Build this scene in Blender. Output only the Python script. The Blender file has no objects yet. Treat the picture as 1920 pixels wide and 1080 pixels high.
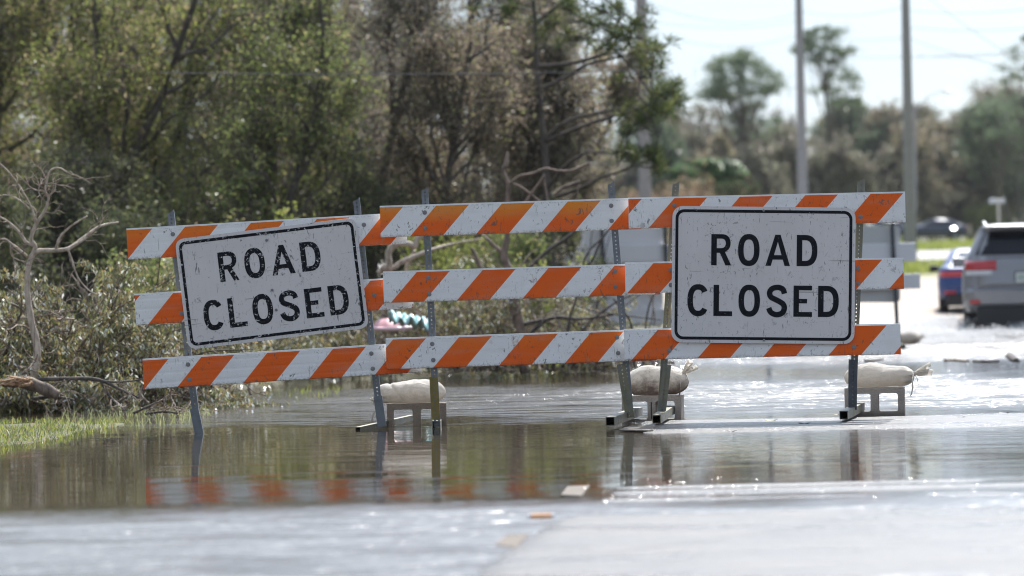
import bpy, math, random
import numpy as np
from mathutils import Vector, Matrix
R = math.radians
SC = bpy.context.scene
COL = SC.collection

# ---------------------------------------------------------------- camera
F = 7410.0            # focal length in pixels of the 1920 px photograph
H = 0.905             # camera height above the flood water
rx = Vector((1, 0, -0.021)).normalized()
fw = Vector((0, 1, 3 / F)).normalized()
up = rx.cross(fw).normalized()
rx = fw.cross(up).normalized()
CAM = Vector((0, 0, H))
cam = bpy.data.cameras.new('camera')
camo = bpy.data.objects.new('camera', cam)
COL.objects.link(camo)
camo.matrix_world = Matrix(((rx.x, up.x, -fw.x, CAM.x), (rx.y, up.y, -fw.y, CAM.y), (rx.z, up.z, -fw.z, CAM.z), (0, 0, 0, 1)))
cam.sensor_width = 36
cam.lens = F / 1920 * 36
cam.clip_start = 0.5
cam.clip_end = 3000
cam.dof.use_dof = True
cam.dof.focus_distance = 26.0
cam.dof.aperture_fstop = 2.55
cam.dof.aperture_blades = 9
SC.camera = camo

# ---------------------------------------------------------------- sky, sun, exposure
SUN_EL, SUN_AZ = R(50), R(14)
w = bpy.data.worlds.new('World')
SC.world = w
w.use_nodes = True
nt = w.node_tree
nt.nodes.clear()
n_out = nt.nodes.new('ShaderNodeOutputWorld')
n_bg = nt.nodes.new('ShaderNodeBackground')
n_sky = nt.nodes.new('ShaderNodeTexSky')
n_sky.sky_type = 'NISHITA'
n_sky.sun_disc = False
n_sky.sun_elevation = SUN_EL
n_sky.sun_rotation = SUN_AZ
n_sky.air_density = 1.0
n_sky.dust_density = 0.5
n_sky.ozone_density = 1.0
n_bg.inputs['Strength'].default_value = 0.11
# thin high cloud, laid out by direction in the sky
tc = nt.nodes.new('ShaderNodeTexCoord')
mp = nt.nodes.new('ShaderNodeMapping')
mp.inputs['Scale'].default_value = (1.0, 1.0, 3.2)
nz = nt.nodes.new('ShaderNodeTexNoise')
nz.inputs['Scale'].default_value = 2.3
nz.inputs['Detail'].default_value = 7
cr = nt.nodes.new('ShaderNodeValToRGB')
cr.color_ramp.elements[0].position = 0.33
cr.color_ramp.elements[0].color = (0.6, 0.6, 0.6, 1)
cr.color_ramp.elements[1].position = 0.62
cr.color_ramp.elements[1].color = (0.95, 0.95, 0.95, 1)
mx = nt.nodes.new('ShaderNodeMix')
mx.data_type = 'RGBA'
mx.inputs['B'].default_value = (6.6, 7.0, 7.4, 1)
L = nt.links.new
L(tc.outputs['Generated'], mp.inputs['Vector'])
L(mp.outputs['Vector'], nz.inputs['Vector'])
# thin cloud glows brighter towards the sun
SVW = (math.sin(SUN_AZ) * math.cos(SUN_EL), math.cos(SUN_AZ) * math.cos(SUN_EL), math.sin(SUN_EL))
vd = nt.nodes.new('ShaderNodeVectorMath'); vd.operation = 'DOT_PRODUCT'
vd.inputs[1].default_value = SVW
L(tc.outputs['Generated'], vd.inputs[0])
def wm(op, a, b):
    n = nt.nodes.new('ShaderNodeMath'); n.operation = op
    for i, v in enumerate((a, b)):
        if isinstance(v, (int, float)):
            n.inputs[i].default_value = v
        else:
            L(v, n.inputs[i])
    return n.outputs[0]
gk = wm('ADD', wm('MULTIPLY', wm('POWER', wm('MAXIMUM', vd.outputs['Value'], 0.0), 8.0), 4.2), 1.0)
vs_ = nt.nodes.new('ShaderNodeVectorMath'); vs_.operation = 'SCALE'
vs_.inputs[0].default_value = (3.35, 3.95, 4.85)
L(gk, vs_.inputs['Scale'])
L(vs_.outputs[0], mx.inputs['B'])
L(nz.outputs['Fac'], cr.inputs['Fac'])
L(cr.outputs['Color'], mx.inputs['Factor'])
L(n_sky.outputs['Color'], mx.inputs['A'])
L(mx.outputs['Result'], n_bg.inputs['Color'])
L(n_bg.outputs['Background'], n_out.inputs['Surface'])

sun = bpy.data.lights.new('sun', 'SUN')
sun.energy = 5.0
sun.angle = R(0.53)
sun.color = (1.0, 0.965, 0.92)
suno = bpy.data.objects.new('sun', sun)
COL.objects.link(suno)
SV = Vector((math.sin(SUN_AZ) * math.cos(SUN_EL), math.cos(SUN_AZ) * math.cos(SUN_EL), math.sin(SUN_EL)))
suno.rotation_euler = SV.to_track_quat('Z', 'Y').to_euler()
suno.location = (0, 60, 60)

SC.view_settings.view_transform = 'Standard'
SC.view_settings.look = 'None'
SC.view_settings.exposure = 0.74
SC.view_settings.gamma = 1
SC.render.engine = 'CYCLES'
SC.cycles.use_denoising = True
SC.cycles.filter_width = 1.1
SC.cycles.max_bounces = 8
SC.cycles.transparent_max_bounces = 8
SC.cycles.volume_bounces = 0
SC.cycles.sample_clamp_indirect = 6
SC.cycles.sample_clamp_direct = 60
SC.cycles.caustics_reflective = False
SC.cycles.caustics_refractive = False

# ---------------------------------------------------------------- helpers
def W(x, y, d):
    """point at photograph pixel (x, y), d metres away along the view axis"""
    return CAM + d * (fw + rx * ((x - 960) / F) - up * ((y - 540) / F))

def G(x, y, z=0.0):
    v = fw + rx * ((x - 960) / F) - up * ((y - 540) / F)
    t = (z - CAM.z) / v.z
    return CAM + v * t

def S(d):
    return d / F          # metres per photograph pixel at distance d

def props(o, label=None, cat=None, group=None, kind=None):
    for k, v in (('label', label), ('category', cat), ('group', group), ('kind', kind)):
        if v:
            o[k] = v
    return o

def thing(name, loc, label, cat, group=None, rz=0.0):
    o = bpy.data.objects.new(name, None)
    o.empty_display_size = 0.2
    o.location = loc
    o.rotation_euler = (0, 0, rz)
    COL.objects.link(o)
    return props(o, label, cat, group)

class MB:
    """collects verts / faces / uvs; build() links them as one mesh object"""
    def __init__(s):
        s.v, s.f, s.m, s.uv = [], [], [], {}
    def add(s, vs, fs, mi=0):
        b = len(s.v)
        s.v += [tuple(p) for p in vs]
        s.f += [tuple(i + b for i in f) for f in fs]
        s.m += [mi] * len(fs)
        return b
    def box(s, c, e, M=None, mi=0):
        """centre c, full extents e, in frame M"""
        vs = []
        for dx in (-.5, .5):
            for dy in (-.5, .5):
                for dz in (-.5, .5):
                    p = Vector((c[0] + dx * e[0], c[1] + dy * e[1], c[2] + dz * e[2]))
                    vs.append(M @ p if M else p)
        s.add(vs, [(0, 1, 3, 2), (4, 6, 7, 5), (0, 4, 5, 1), (2, 3, 7, 6), (0, 2, 6, 4), (1, 5, 7, 3)], mi)
    def cyl(s, p0, p1, r0, r1=None, n=12, caps=True, mi=0):
        if r1 is None:
            r1 = r0
        p0, p1 = Vector(p0), Vector(p1)
        a = (p1 - p0).normalized()
        u = a.orthogonal().normalized()
        t = a.cross(u)
        vs = []
        for p, r in ((p0, r0), (p1, r1)):
            for k in range(n):
                an = 2 * math.pi * k / n
                vs.append(p + (u * math.cos(an) + t * math.sin(an)) * r)
        fs = [(k, (k + 1) % n, n + (k + 1) % n, n + k) for k in range(n)]
        if caps:
            fs += [tuple(reversed(range(n))), tuple(range(n, 2 * n))]
        s.add(vs, fs, mi)
    def tube(s, pts, rad, n=8, mi=0):
        """smooth tube through points (catmull-rom), radii per point"""
        P, Q = [], []
        pts = [Vector(p) for p in pts]
        m = len(pts)
        for i in range(m - 1):
            p0 = pts[max(i - 1, 0)]; p1 = pts[i]; p2 = pts[i + 1]; p3 = pts[min(i + 2, m - 1)]
            st = 4
            for k in range(st):
                t = k / st
                P.append(0.5 * ((2 * p1) + (p2 - p0) * t + (2 * p0 - 5 * p1 + 4 * p2 - p3) * t * t + (3 * p1 - p0 - 3 * p2 + p3) * t ** 3))
                Q.append(rad[i] + (rad[i + 1] - rad[i]) * t)
        P.append(pts[-1]); Q.append(rad[-1])
        u = (P[1] - P[0]).orthogonal().normalized()
        vs = []
        for i, p in enumerate(P):
            a = (P[min(i + 1, len(P) - 1)] - P[max(i - 1, 0)]).normalized()
            u = (u - a * u.dot(a)).normalized()
            t = a.cross(u)
            kn = 1 + 0.08 * math.sin(i * 2.7 + p.x * 40)
            for k in range(n):
                an = 2 * math.pi * k / n
                vs.append(p + (u * math.cos(an) + t * math.sin(an)) * Q[i] * kn)
        fs = []
        for i in range(len(P) - 1):
            for k in range(n):
                fs.append((i * n + k, i * n + (k + 1) % n, (i + 1) * n + (k + 1) % n, (i + 1) * n + k))
        fs += [tuple(reversed(range(n))), tuple(range((len(P) - 1) * n, len(P) * n))]
        s.add(vs, fs, mi)
    def build(s, name, mats, parent=None, smooth=False, local=False):
        """local=False: verts are world coordinates, moved into the parent's frame"""
        me = bpy.data.meshes.new(name)
        vs = s.v
        if parent is not None and not local:
            b = parent
            while b.parent is not None:
                b = b.parent
            Mi = (Matrix.Translation(b.location) @ Matrix.Rotation(b.rotation_euler.z, 4, 'Z')).inverted()
            vs = [tuple(Mi @ Vector(p)) for p in vs]
        me.from_pydata(vs, [], s.f)
        if not isinstance(mats, (list, tuple)):
            mats = [mats]
        for m in mats:
            me.materials.append(m)
        if len(mats) > 1:
            me.polygons.foreach_set('material_index', s.m)
        if smooth:
            me.polygons.foreach_set('use_smooth', [True] * len(me.polygons))
        me.update()
        o = bpy.data.objects.new(name, me)
        COL.objects.link(o)
        if parent is not None:
            o.parent = parent
        return o

def bevel(o, wd, seg=2, ang=35):
    m = o.modifiers.new('bevel', 'BEVEL')
    m.width = wd; m.segments = seg; m.limit_method = 'ANGLE'; m.angle_limit = R(ang)
    return o

def wn(o):
    return o

def npmesh(name, V, Fc, mats, parent=None, smooth=False, midx=None):
    """fast mesh from numpy arrays; Fc is (n, k)"""
    me = bpy.data.meshes.new(name)
    V = np.ascontiguousarray(V, dtype=np.float32)
    if parent is not None:
        b = parent
        while b.parent is not None:
            b = b.parent
        V = V - np.array(b.location, dtype=np.float32)
        if abs(b.rotation_euler.z) > 1e-6:
            c, s_ = math.cos(-b.rotation_euler.z), math.sin(-b.rotation_euler.z)
            V = np.stack([V[:, 0] * c - V[:, 1] * s_, V[:, 0] * s_ + V[:, 1] * c, V[:, 2]], 1)
    n, k = Fc.shape
    me.vertices.add(len(V)); me.vertices.foreach_set('co', V.ravel())
    me.loops.add(n * k); me.loops.foreach_set('vertex_index', Fc.astype(np.int32).ravel())
    me.polygons.add(n); me.polygons.foreach_set('loop_start', np.arange(0, n * k, k, dtype=np.int32))
    if not isinstance(mats, (list, tuple)):
        mats = [mats]
    for m in mats:
        me.materials.append(m)
    if midx is not None:
        me.polygons.foreach_set('material_index', np.asarray(midx, dtype=np.int32))
    if smooth:
        me.polygons.foreach_set('use_smooth', np.ones(n, dtype=bool))
    me.update(calc_edges=True)
    o = bpy.data.objects.new(name, me)
    COL.objects.link(o)
    if parent is not None:
        o.parent = parent
    return o

def flat(shapes, thick, bev=0.0):
    """filled 2-D outlines (holes allowed) -> (verts, faces) centred on z=0"""
    cu = bpy.data.curves.new('outline', 'CURVE')
    cu.dimensions = '2D'; cu.fill_mode = 'BOTH'; cu.extrude = max(thick / 2 - bev, 1e-5)
    cu.bevel_depth = bev; cu.bevel_resolution = 1
    for pts in shapes:
        sp = cu.splines.new('POLY')
        sp.points.add(len(pts) - 1)
        for q, p in zip(sp.points, pts):
            q.co = (p[0], p[1], 0, 1)
        sp.use_cyclic_u = True
    ob = bpy.data.objects.new('outline', cu)
    COL.objects.link(ob)
    dg = bpy.context.evaluated_depsgraph_get()
    dg.update()
    me = bpy.data.meshes.new_from_object(ob.evaluated_get(dg))
    vs = [v.co.copy() for v in me.vertices]
    fs = [tuple(p.vertices) for p in me.polygons]
    bpy.data.objects.remove(ob); bpy.data.curves.remove(cu); bpy.data.meshes.remove(me)
    return vs, fs

def frame(o, ex, ez):
    """matrix: local x -> ex, local z -> up-ish ez, local y -> away"""
    ex = Vector(ex).normalized(); ez = Vector(ez)
    ez = (ez - ex * ez.dot(ex)).normalized()
    ey = ez.cross(ex)
    return Matrix(((ex.x, ey.x, ez.x, o[0]), (ex.y, ey.y, ez.y, o[1]), (ex.z, ey.z, ez.z, o[2]), (0, 0, 0, 1)))

# ---------------------------------------------------------------- materials
def newmat(name):
    m = bpy.data.materials.new(name)
    m.use_nodes = True
    t = m.node_tree
    t.nodes.clear()
    o = t.nodes.new('ShaderNodeOutputMaterial')
    return m, t, o

def N(t, typ, **kw):
    n = t.nodes.new('ShaderNode' + typ)
    for k, v in kw.items():
        if k in n.inputs:
            n.inputs[k].default_value = v
        else:
            setattr(n, k, v)
    return n

def math_(t, op, a, b=None, c=None, clamp=False):
    n = t.nodes.new('ShaderNodeMath'); n.operation = op; n.use_clamp = clamp
    for i, v in enumerate((a, b, c)):
        if v is None:
            continue
        if isinstance(v, (int, float)):
            n.inputs[i].default_value = v
        else:
            t.links.new(v, n.inputs[i])
    return n.outputs[0]

def mixc(t, fac, a, b):
    n = t.nodes.new('ShaderNodeMix'); n.data_type = 'RGBA'
    for k, v in (('Factor', fac), ('A', a), ('B', b)):
        s = n.inputs[0] if k == 'Factor' else (n.inputs[6] if k == 'A' else n.inputs[7])
        if isinstance(v, (tuple, list)):
            s.default_value = tuple(v) + ((1,) if len(v) == 3 else ())
        elif isinstance(v, (int, float)):
            s.default_value = v
        else:
            t.links.new(v, s)
    return n.outputs[2]

def ramp(t, fac, stops, interp='LINEAR'):
    n = t.nodes.new('ShaderNodeValToRGB')
    cr = n.color_ramp
    cr.interpolation = interp
    while len(cr.elements) > 1:
        cr.elements.remove(cr.elements[-1])
    first = True
    for p, c in stops:
        if isinstance(c, (int, float)):
            c = (c, c, c)
        if first:
            e = cr.elements[0]; e.position = p; first = False
        else:
            e = cr.elements.new(p)
        e.color = tuple(c) + (1,)
    t.links.new(fac, n.inputs[0])
    return n.outputs[0]

def noise(t, vec, scale, detail=4, rough=0.55, dist=0.0):
    n = N(t, 'TexNoise', Scale=scale, Detail=detail, Roughness=rough, Distortion=dist)
    if vec is not None:
        t.links.new(vec, n.inputs['Vector'])
    return n.outputs['Fac']

def mapped(t, src, scale=(1, 1, 1), loc=(0, 0, 0), rot=(0, 0, 0)):
    n = t.nodes.new('ShaderNodeMapping')
    n.inputs['Scale'].default_value = scale
    n.inputs['Location'].default_value = loc
    n.inputs['Rotation'].default_value = rot
    t.links.new(src, n.inputs['Vector'])
    return n.outputs[0]

def principled(t, out, color=None, rough=0.5, metal=0.0, bump=None, bstr=0.2, bdist=0.01, coat=0.0, spec=0.5, trans=0.0):
    p = t.nodes.new('ShaderNodeBsdfPrincipled')
    for k, v in (('Base Color', color), ('Roughness', rough), ('Metallic', metal), ('Coat Weight', coat), ('Specular IOR Level', spec), ('Transmission Weight', trans)):
        if v is None:
            continue
        if isinstance(v, (tuple, list)):
            p.inputs[k].default_value = tuple(v) + ((1,) if len(v) == 3 else ())
        elif isinstance(v, (int, float)):
            p.inputs[k].default_value = v
        else:
            t.links.new(v, p.inputs[k])
    if bump is not None:
        b = t.nodes.new('ShaderNodeBump')
        b.inputs['Strength'].default_value = bstr
        b.inputs['Distance'].default_value = bdist
        t.links.new(bump, b.inputs['Height'])
        t.links.new(b.outputs[0], p.inputs['Normal'])
    t.links.new(p.outputs[0], out.inputs['Surface'])
    return p

def simple(name, col, rough=0.5, metal=0.0, var=0.25, scale=6.0, coat=0.0, bstr=0.15, bdist=0.005, spec=0.5):
    m, t, o = newmat(name)
    ob = t.nodes.new('ShaderNodeTexCoord').outputs['Object']
    f = noise(t, ob, scale, 6, 0.6)
    c = mixc(t, f, tuple(x * (1 - var) for x in col), tuple(min(1, x * (1 + var)) for x in col))
    principled(t, o, c, rough, metal, noise(t, ob, scale * 12, 3), bstr, bdist, coat, spec)
    return m
# ---------------------------------------------------------------- barricade materials
def mat_board(name, off, per, fade, seed, mirror=False):
    m, t, o = newmat(name)
    uv = t.nodes.new('ShaderNodeUVMap').outputs[0]
    sp = t.nodes.new('ShaderNodeSeparateXYZ'); t.links.new(uv, sp.inputs[0])
    u, v = sp.outputs[0], sp.outputs[1]
    a = math_(t, 'SUBTRACT', u, math_(t, 'MULTIPLY', v, 0.90))
    a = math_(t, 'DIVIDE', math_(t, 'SUBTRACT', a, off), per)
    fr = math_(t, 'FRACT', math_(t, 'ADD', a, 40.0))
    st = math_(t, 'LESS_THAN', fr, 0.5)
    sh = mapped(t, uv, (1, 1, 1), (seed * 3.7, seed * 1.9, seed))
    nf = noise(t, sh, 9, 5)
    white = mixc(t, nf, (0.72, 0.71, 0.70), (0.84, 0.835, 0.83))
    red = mixc(t, nf, (0.72, 0.098, 0.003), (0.82, 0.135, 0.006))
    if fade > 0:
        ft = ramp(t, math_(t, 'ADD', v, math_(t, 'MULTIPLY', nf, 0.05)), [(0.10, 0.0), (0.24, 1.0)])
        red = mixc(t, math_(t, 'MULTIPLY', ft, fade), red, (0.74, 0.27, 0.02))
    c = mixc(t, st, white, red)
    # dirt: scuffs, short vertical scratches, grime along the lower and end edges
    sc1 = noise(t, mapped(t, sh, (26, 20, 1)), 1.0, 6, 0.7, 0.6)
    sc1 = ramp(t, sc1, [(0.60, 0.0), (0.63, 1.0)])
    sc2 = noise(t, mapped(t, sh, (75, 11, 1), rot=(0, 0, 0.3)), 1.0, 3, 0.6, 1.5)
    sc2 = ramp(t, sc2, [(0.645, 0.0), (0.665, 1.0)])
    edge = ramp(t, v, [(0.0, 1.0), (0.022, 0.0), (0.185, 0.0), (0.2, 0.8)])
    ed = math_(t, 'MULTIPLY', edge, ramp(t, noise(t, sh, 60, 5, 0.7), [(0.46, 0.0), (0.6, 0.9)]))
    region = ramp(t, noise(t, sh, 4.5, 2), [(0.42, 0.0), (0.55, 1.0)])
    d = math_(t, 'MAXIMUM', math_(t, 'MULTIPLY', math_(t, 'MAXIMUM', sc1, sc2), region), ed)
    c = mixc(t, math_(t, 'MULTIPLY', d, 0.8), c, (0.10, 0.085, 0.075))
    rust = ramp(t, noise(t, mapped(t, sh, (9, 5, 1), (5, 5, 0)), 1.0, 5, 0.7), [(0.62, 0.0), (0.70, 0.5)])
    c = mixc(t, rust, c, (0.42, 0.24, 0.13))
    wsh = ramp(t, noise(t, mapped(t, sh, (3, 14, 1), (9, 1, 0)), 1.0, 4), [(0.5, 0.0), (0.75, 0.22)])
    c = mixc(t, wsh, c, (0.36, 0.33, 0.30))
    hc = N(t, 'TexVoronoi', Scale=160.0); t.links.new(uv, hc.inputs['Vector'])
    principled(t, o, c, 0.45, 0.0, hc.outputs['Distance'], 0.25, 0.002, spec=0.25)
    return m

def mat_sign(name, seed):
    m, t, o = newmat(name)
    ob = t.nodes.new('ShaderNodeUVMap').outputs[0]
    sh = mapped(t, ob, (1, 1, 1), (seed * 2.3, seed, 0))
    base = mixc(t, noise(t, mapped(t, sh, (40, 2, 1)), 1.0, 4), (0.62, 0.58, 0.57), (0.68, 0.64, 0.625))
    base = mixc(t, ramp(t, noise(t, sh, 2.2, 5), [(0.4, 0.0), (0.75, 0.35)]), base, (0.50, 0.47, 0.45))
    r1 = ramp(t, noise(t, sh, 3.0, 2), [(0.44, 0.0), (0.58, 1.0)])
    s1 = ramp(t, noise(t, mapped(t, sh, (30, 24, 1)), 1.0, 7, 0.75, 0.8), [(0.585, 0.0), (0.615, 1.0)])
    s2 = ramp(t, noise(t, mapped(t, sh, (60, 9, 1), rot=(0, 0, 0.7)), 1.0, 3, 0.6, 1.8), [(0.655, 0.0), (0.675, 1.0)])
    vo = N(t, 'TexVoronoi', Scale=46.0, Randomness=1.0); t.links.new(sh, vo.inputs['Vector'])
    s3 = ramp(t, vo.outputs['Distance'], [(0.06, 1.0), (0.10, 0.0)])
    s3 = math_(t, 'MULTIPLY', s3, ramp(t, noise(t, sh, 7.0, 2), [(0.50, 0.0), (0.56, 1.0)]))
    d = math_(t, 'MAXIMUM', math_(t, 'MULTIPLY', s1, r1), math_(t, 'MAXIMUM', s2, s3))
    c = mixc(t, math_(t, 'MULTIPLY', d, 0.78), base, (0.09, 0.08, 0.075))
    sm = ramp(t, noise(t, mapped(t, sh, (5, 3.2, 1), (1.7, 0.4, 0)), 1.0, 8, 0.8, 1.0), [(0.60, 0.0), (0.66, 0.55)])
    c = mixc(t, sm, c, (0.22, 0.20, 0.18))
    ln1 = ramp(t, noise(t, mapped(t, sh, (2.0, 60, 1), rot=(0, 0, -0.9)), 1.0, 2, 0.5, 0.3), [(0.70, 0.0), (0.715, 0.5)])
    c = mixc(t, ln1, c, (0.15, 0.13, 0.12))
    principled(t, o, c, 0.5, 0.0, noise(t, sh, 40, 3), 0.1, 0.002, spec=0.25)
    return m

def mat_letter(name, chips, seed):
    m, t, o = newmat(name)
    ob = t.nodes.new('ShaderNodeTexCoord').outputs['Object']
    sh = mapped(t, ob, (1, 1, 1), (seed, seed, seed))
    f = noise(t, sh, 55, 4, 0.75, 0.4)
    ch = ramp(t, f, [(0.68 - chips, 0.0), (0.70 - chips, 1.0)])
    c = mixc(t, ch, (0.004, 0.005, 0.009), (0.55, 0.54, 0.54))
    principled(t, o, c, 0.5, spec=0.15)
    return m

M_WHITE = simple('white_plastic', (0.68, 0.68, 0.69), 0.4, var=0.08, scale=5)
M_LIP = simple('white_edge', (0.80, 0.80, 0.80), 0.3, var=0.08, scale=9)
M_GREYBACK = simple('grey_sign_back', (0.50, 0.50, 0.49), 0.45, 0.2, var=0.1, scale=3)
M_PALEBACK = simple('pale_board_back', (0.72, 0.72, 0.75), 0.5, var=0.08, scale=3)

def mat_galv(name, col, olive=0.0):
    m, t, o = newmat(name)
    ob = t.nodes.new('ShaderNodeTexCoord').outputs['Object']
    c = mixc(t, noise(t, ob, 16, 5, 0.7), tuple(x * 0.6 for x in col), tuple(x * 1.35 for x in col))
    if olive:
        c = mixc(t, ramp(t, noise(t, ob, 7, 3), [(0.35, 0.0), (0.65, olive)]), c, (0.22, 0.17, 0.05))
    rr = ramp(t, noise(t, ob, 30, 4), [(0.3, 0.35), (0.7, 0.6)])
    principled(t, o, c, rr, 0.65, noise(t, ob, 90, 3), 0.2, 0.001)
    return m
M_GALV = mat_galv('galvanised_steel', (0.15, 0.16, 0.175))
M_OLIVE = mat_galv('weathered_olive_steel', (0.16, 0.16, 0.14), 0.45)
M_DARKST = mat_galv('dark_wet_steel', (0.07, 0.075, 0.085))
M_YELLOW = mat_galv('yellow_zinc_steel', (0.19, 0.145, 0.05), 0.3)
M_BOLT = simple('bolt_steel', (0.22, 0.21, 0.21), 0.45, 0.8, var=0.3, scale=60)
M_BLACK = simple('black_hollow', (0.006, 0.006, 0.008), 0.7, var=0.1)

# ---------------------------------------------------------------- barricade builders
def board(parent, xl, yl, xr, yr, hpx, off, per, fade, seed, dl, dr, kind='front', th=0.028, rib=0.0002):
    """top edge of the board's face from pixel (xl,yl) at depth dl to (xr,yr) at dr"""
    a, b = W(xl, yl, dl), W(xr, yr, dr)
    ln = (b - a).length
    h = hpx * S((dl + dr) / 2)
    Mx = frame(a, b - a, up)
    # profile in (depth, height): ribbed front
    pr = []
    nr = 3
    pr.append((0.004, -h)); pr.append((0.0, -h + 0.004))
    for k in range(nr):
        z0 = -h + h * (k + 0.55) / nr
        pr += [(0.0, z0 - 0.012), (rib, z0 - 0.004), (rib, z0 + 0.004), (0.0, z0 + 0.012)]
    pr += [(0.0, -0.003), (0.003, 0.0), (th, 0.0), (th, -h)]
    mb = MB()
    n = len(pr)
    vs, uvs = [], []
    for x in (0.0, ln):
        for (y, z) in pr:
            vs.append(Mx @ Vector((x, y, z))); uvs.append((x, z + h))
    fs = [(k, k + 1, n + k + 1, n + k) for k in range(n - 1)] + [(n - 1, 0, n, 2 * n - 1)]
    fs += [tuple(reversed(range(n))), tuple(range(n, 2 * n))]
    mb.add(vs, fs)
    nf = n - 1 - 3
    mb.m = [0 if k < nf else 1 for k in range(len(fs))]
    if kind == 'front':
        mats = [mat_board('striped_sheeting', off * S(dl), per * S(dl), fade, seed), M_LIP]
    else:
        mats = [M_PALEBACK, M_PALEBACK]
    o = mb.build('striped_board' if kind == 'front' else 'board', mats, parent)
    uvl = o.data.uv_layers.new(name='UVMap')
    for li, lp in enumerate(o.data.loops):
        uvl.data[li].uv = uvs[lp.vertex_index]
    # raised white lip along the top edge
    lip = MB()
    lip.box((ln / 2, th / 2, 0.004), (ln, th * 0.9, 0.006), Mx)
    lp_ = lip.build('edge_lip', M_LIP, o)
    return o, Mx, ln, h

def perf_tube(parent, name, p0, p1, wd, mat, holes=True, pitch=0.0254, hr=0.0058, slant=0.0, exx=None, dark_from=None):
    """square tube from bottom p0 to top p1 with punched holes in the front and back walls"""
    p0, p1 = Vector(p0), Vector(p1)
    ax = p1 - p0
    ln = ax.length
    exx = exx or Vector((1, 0, 0))
    Mx = frame(p0, exx - ax * (exx.dot(ax) / ax.dot(ax)), ax)
    mb = MB()
    h = wd / 2
    n = max(1, int(ln / pitch))
    ph = ln / n
    for yy, sgn in ((-h, 1), (h, -1)):
        for k in range(n):
            z0, z1 = k * ph, (k + 1) * ph
            zc = (z0 + z1) / 2
            top = (k == n - 1)
            if not holes:
                continue
            outer = [(-h, z0), (0, z0), (h, z0), (h, zc), (h, z1 + (slant if top else 0)), (0, z1 + (slant * 0.3 if top else 0)), (-h, z1), (-h, zc)]
            inner = [(hr * math.cos(R(a)), zc + hr * math.sin(R(a))) for a in (225, 270, 315, 0, 45, 90, 135, 180)]
            vs = [Mx @ Vector((x, yy, z)) for x, z in outer + inner]
            fs = []
            for i in range(8):
                j = (i + 1) % 8
                f = (i, j, 8 + j, 8 + i)
                fs.append(f if sgn > 0 else tuple(reversed(f)))
            mb.add(vs, fs)
        if not holes:
            f = (0, 1, 2, 3)
            mb.add([Mx @ Vector(q) for q in ((-h, yy, 0), (h, yy, 0), (h, yy, ln + slant), (-h, yy, ln))], [f if sgn > 0 else tuple(reversed(f))])
    for xx, e in ((-h, 0.0), (h, slant)):
        mb.add([Mx @ Vector(q) for q in ((xx, -h, 0), (xx, h, 0), (xx, h, ln + e), (xx, -h, ln + e))], [(0, 1, 2, 3)])
    o = mb.build(name, mat, parent)
    return o

def bolts(parent, Mx, pts, r=0.011):
    for (x, z) in pts:
        mb = MB()
        c = Mx @ Vector((x, 0, z)); n = Mx.to_3x3() @ Vector((0, -1, 0))
        mb.cyl(c + n * 0.0003, c + n * 0.003, r * 1.35, r * 1.3, 14)
        mb.cyl(c + n * 0.003, c + n * 0.009, r * 0.85, r * 0.75, 8)
        mb.build('bolt', M_BOLT, parent)

def tube_foot(parent, a, b, wd, mat, mat_end=None):
    """hollow square tube lying from a (near, open end) to b"""
    a, b = Vector(a), Vector(b)
    ax = (b - a)
    ln = ax.length
    ay = ax.normalized()
    axx = ay.cross(Vector((0, 0, 1))).normalized()
    az = axx.cross(ay)
    Mx = Matrix(((axx.x, ay.x, az.x, a.x), (axx.y, ay.y, az.y, a.y), (axx.z, ay.z, az.z, a.z), (0, 0, 0, 1)))
    h = wd / 2; i = h - 0.004
    o1 = [(-h, -h), (h, -h), (h, h), (-h, h)]
    o2 = [(-i, -i), (i, -i), (i, i), (-i, i)]
    vs = []
    for y in (0, ln):
        for q in (o1, o2):
            vs += [Mx @ Vector((x, y, z)) for x, z in q]
    fs, mi = [], []
    for k in range(4):
        j = (k + 1) % 4
        fs.append((k, j, 8 + j, 8 + k)); mi.append(0)
        fs.append((4 + j, 4 + k, 12 + k, 12 + j)); mi.append(1)
        fs.append((j, k, 4 + k, 4 + j)); mi.append(0)
        fs.append((8 + k, 8 + j, 12 + j, 12 + k)); mi.append(0)
    mb = MB(); mb.add(vs, fs); mb.m = mi
    return mb.build('foot', [M_OLIVE, M_BLACK], parent)

# ---------------------------------------------------------------- lettering
def arc(cx, cy, rx_, ry_, a0, a1, n=14, e=1.0):
    out = []
    for k in range(n + 1):
        a = R(a0 + (a1 - a0) * k / n)
        c, s_ = math.cos(a), math.sin(a)
        out.append((cx + rx_ * math.copysign(abs(c) ** e, c), cy + ry_ * math.copysign(abs(s_) ** e, s_)))
    return out

def crom(pts, st=6):
    out = []
    m = len(pts)
    for i in range(m - 1):
        p0 = pts[max(i - 1, 0)]; p1 = pts[i]; p2 = pts[i + 1]; p3 = pts[min(i + 2, m - 1)]
        for k in range(st):
            t = k / st
            out.append(tuple(0.5 * (2 * p1[j] + (p2[j] - p0[j]) * t + (2 * p0[j] - 5 * p1[j] + 4 * p2[j] - p3[j]) * t * t + (3 * p1[j] - p0[j] - 3 * p2[j] + p3[j]) * t ** 3) for j in (0, 1)))
    out.append(pts[-1])
    return out

def stroke(pts, wd):
    l, r_ = [], []
    for i, p in enumerate(pts):
        a = pts[max(i - 1, 0)]; b = pts[min(i + 1, len(pts) - 1)]
        dx, dy = b[0] - a[0], b[1] - a[1]
        q = math.hypot(dx, dy) or 1
        nx, ny = -dy / q * wd / 2, dx / q * wd / 2
        l.append((p[0] + nx, p[1] + ny)); r_.append((p[0] - nx, p[1] - ny))
    return l + r_[::-1]

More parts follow.
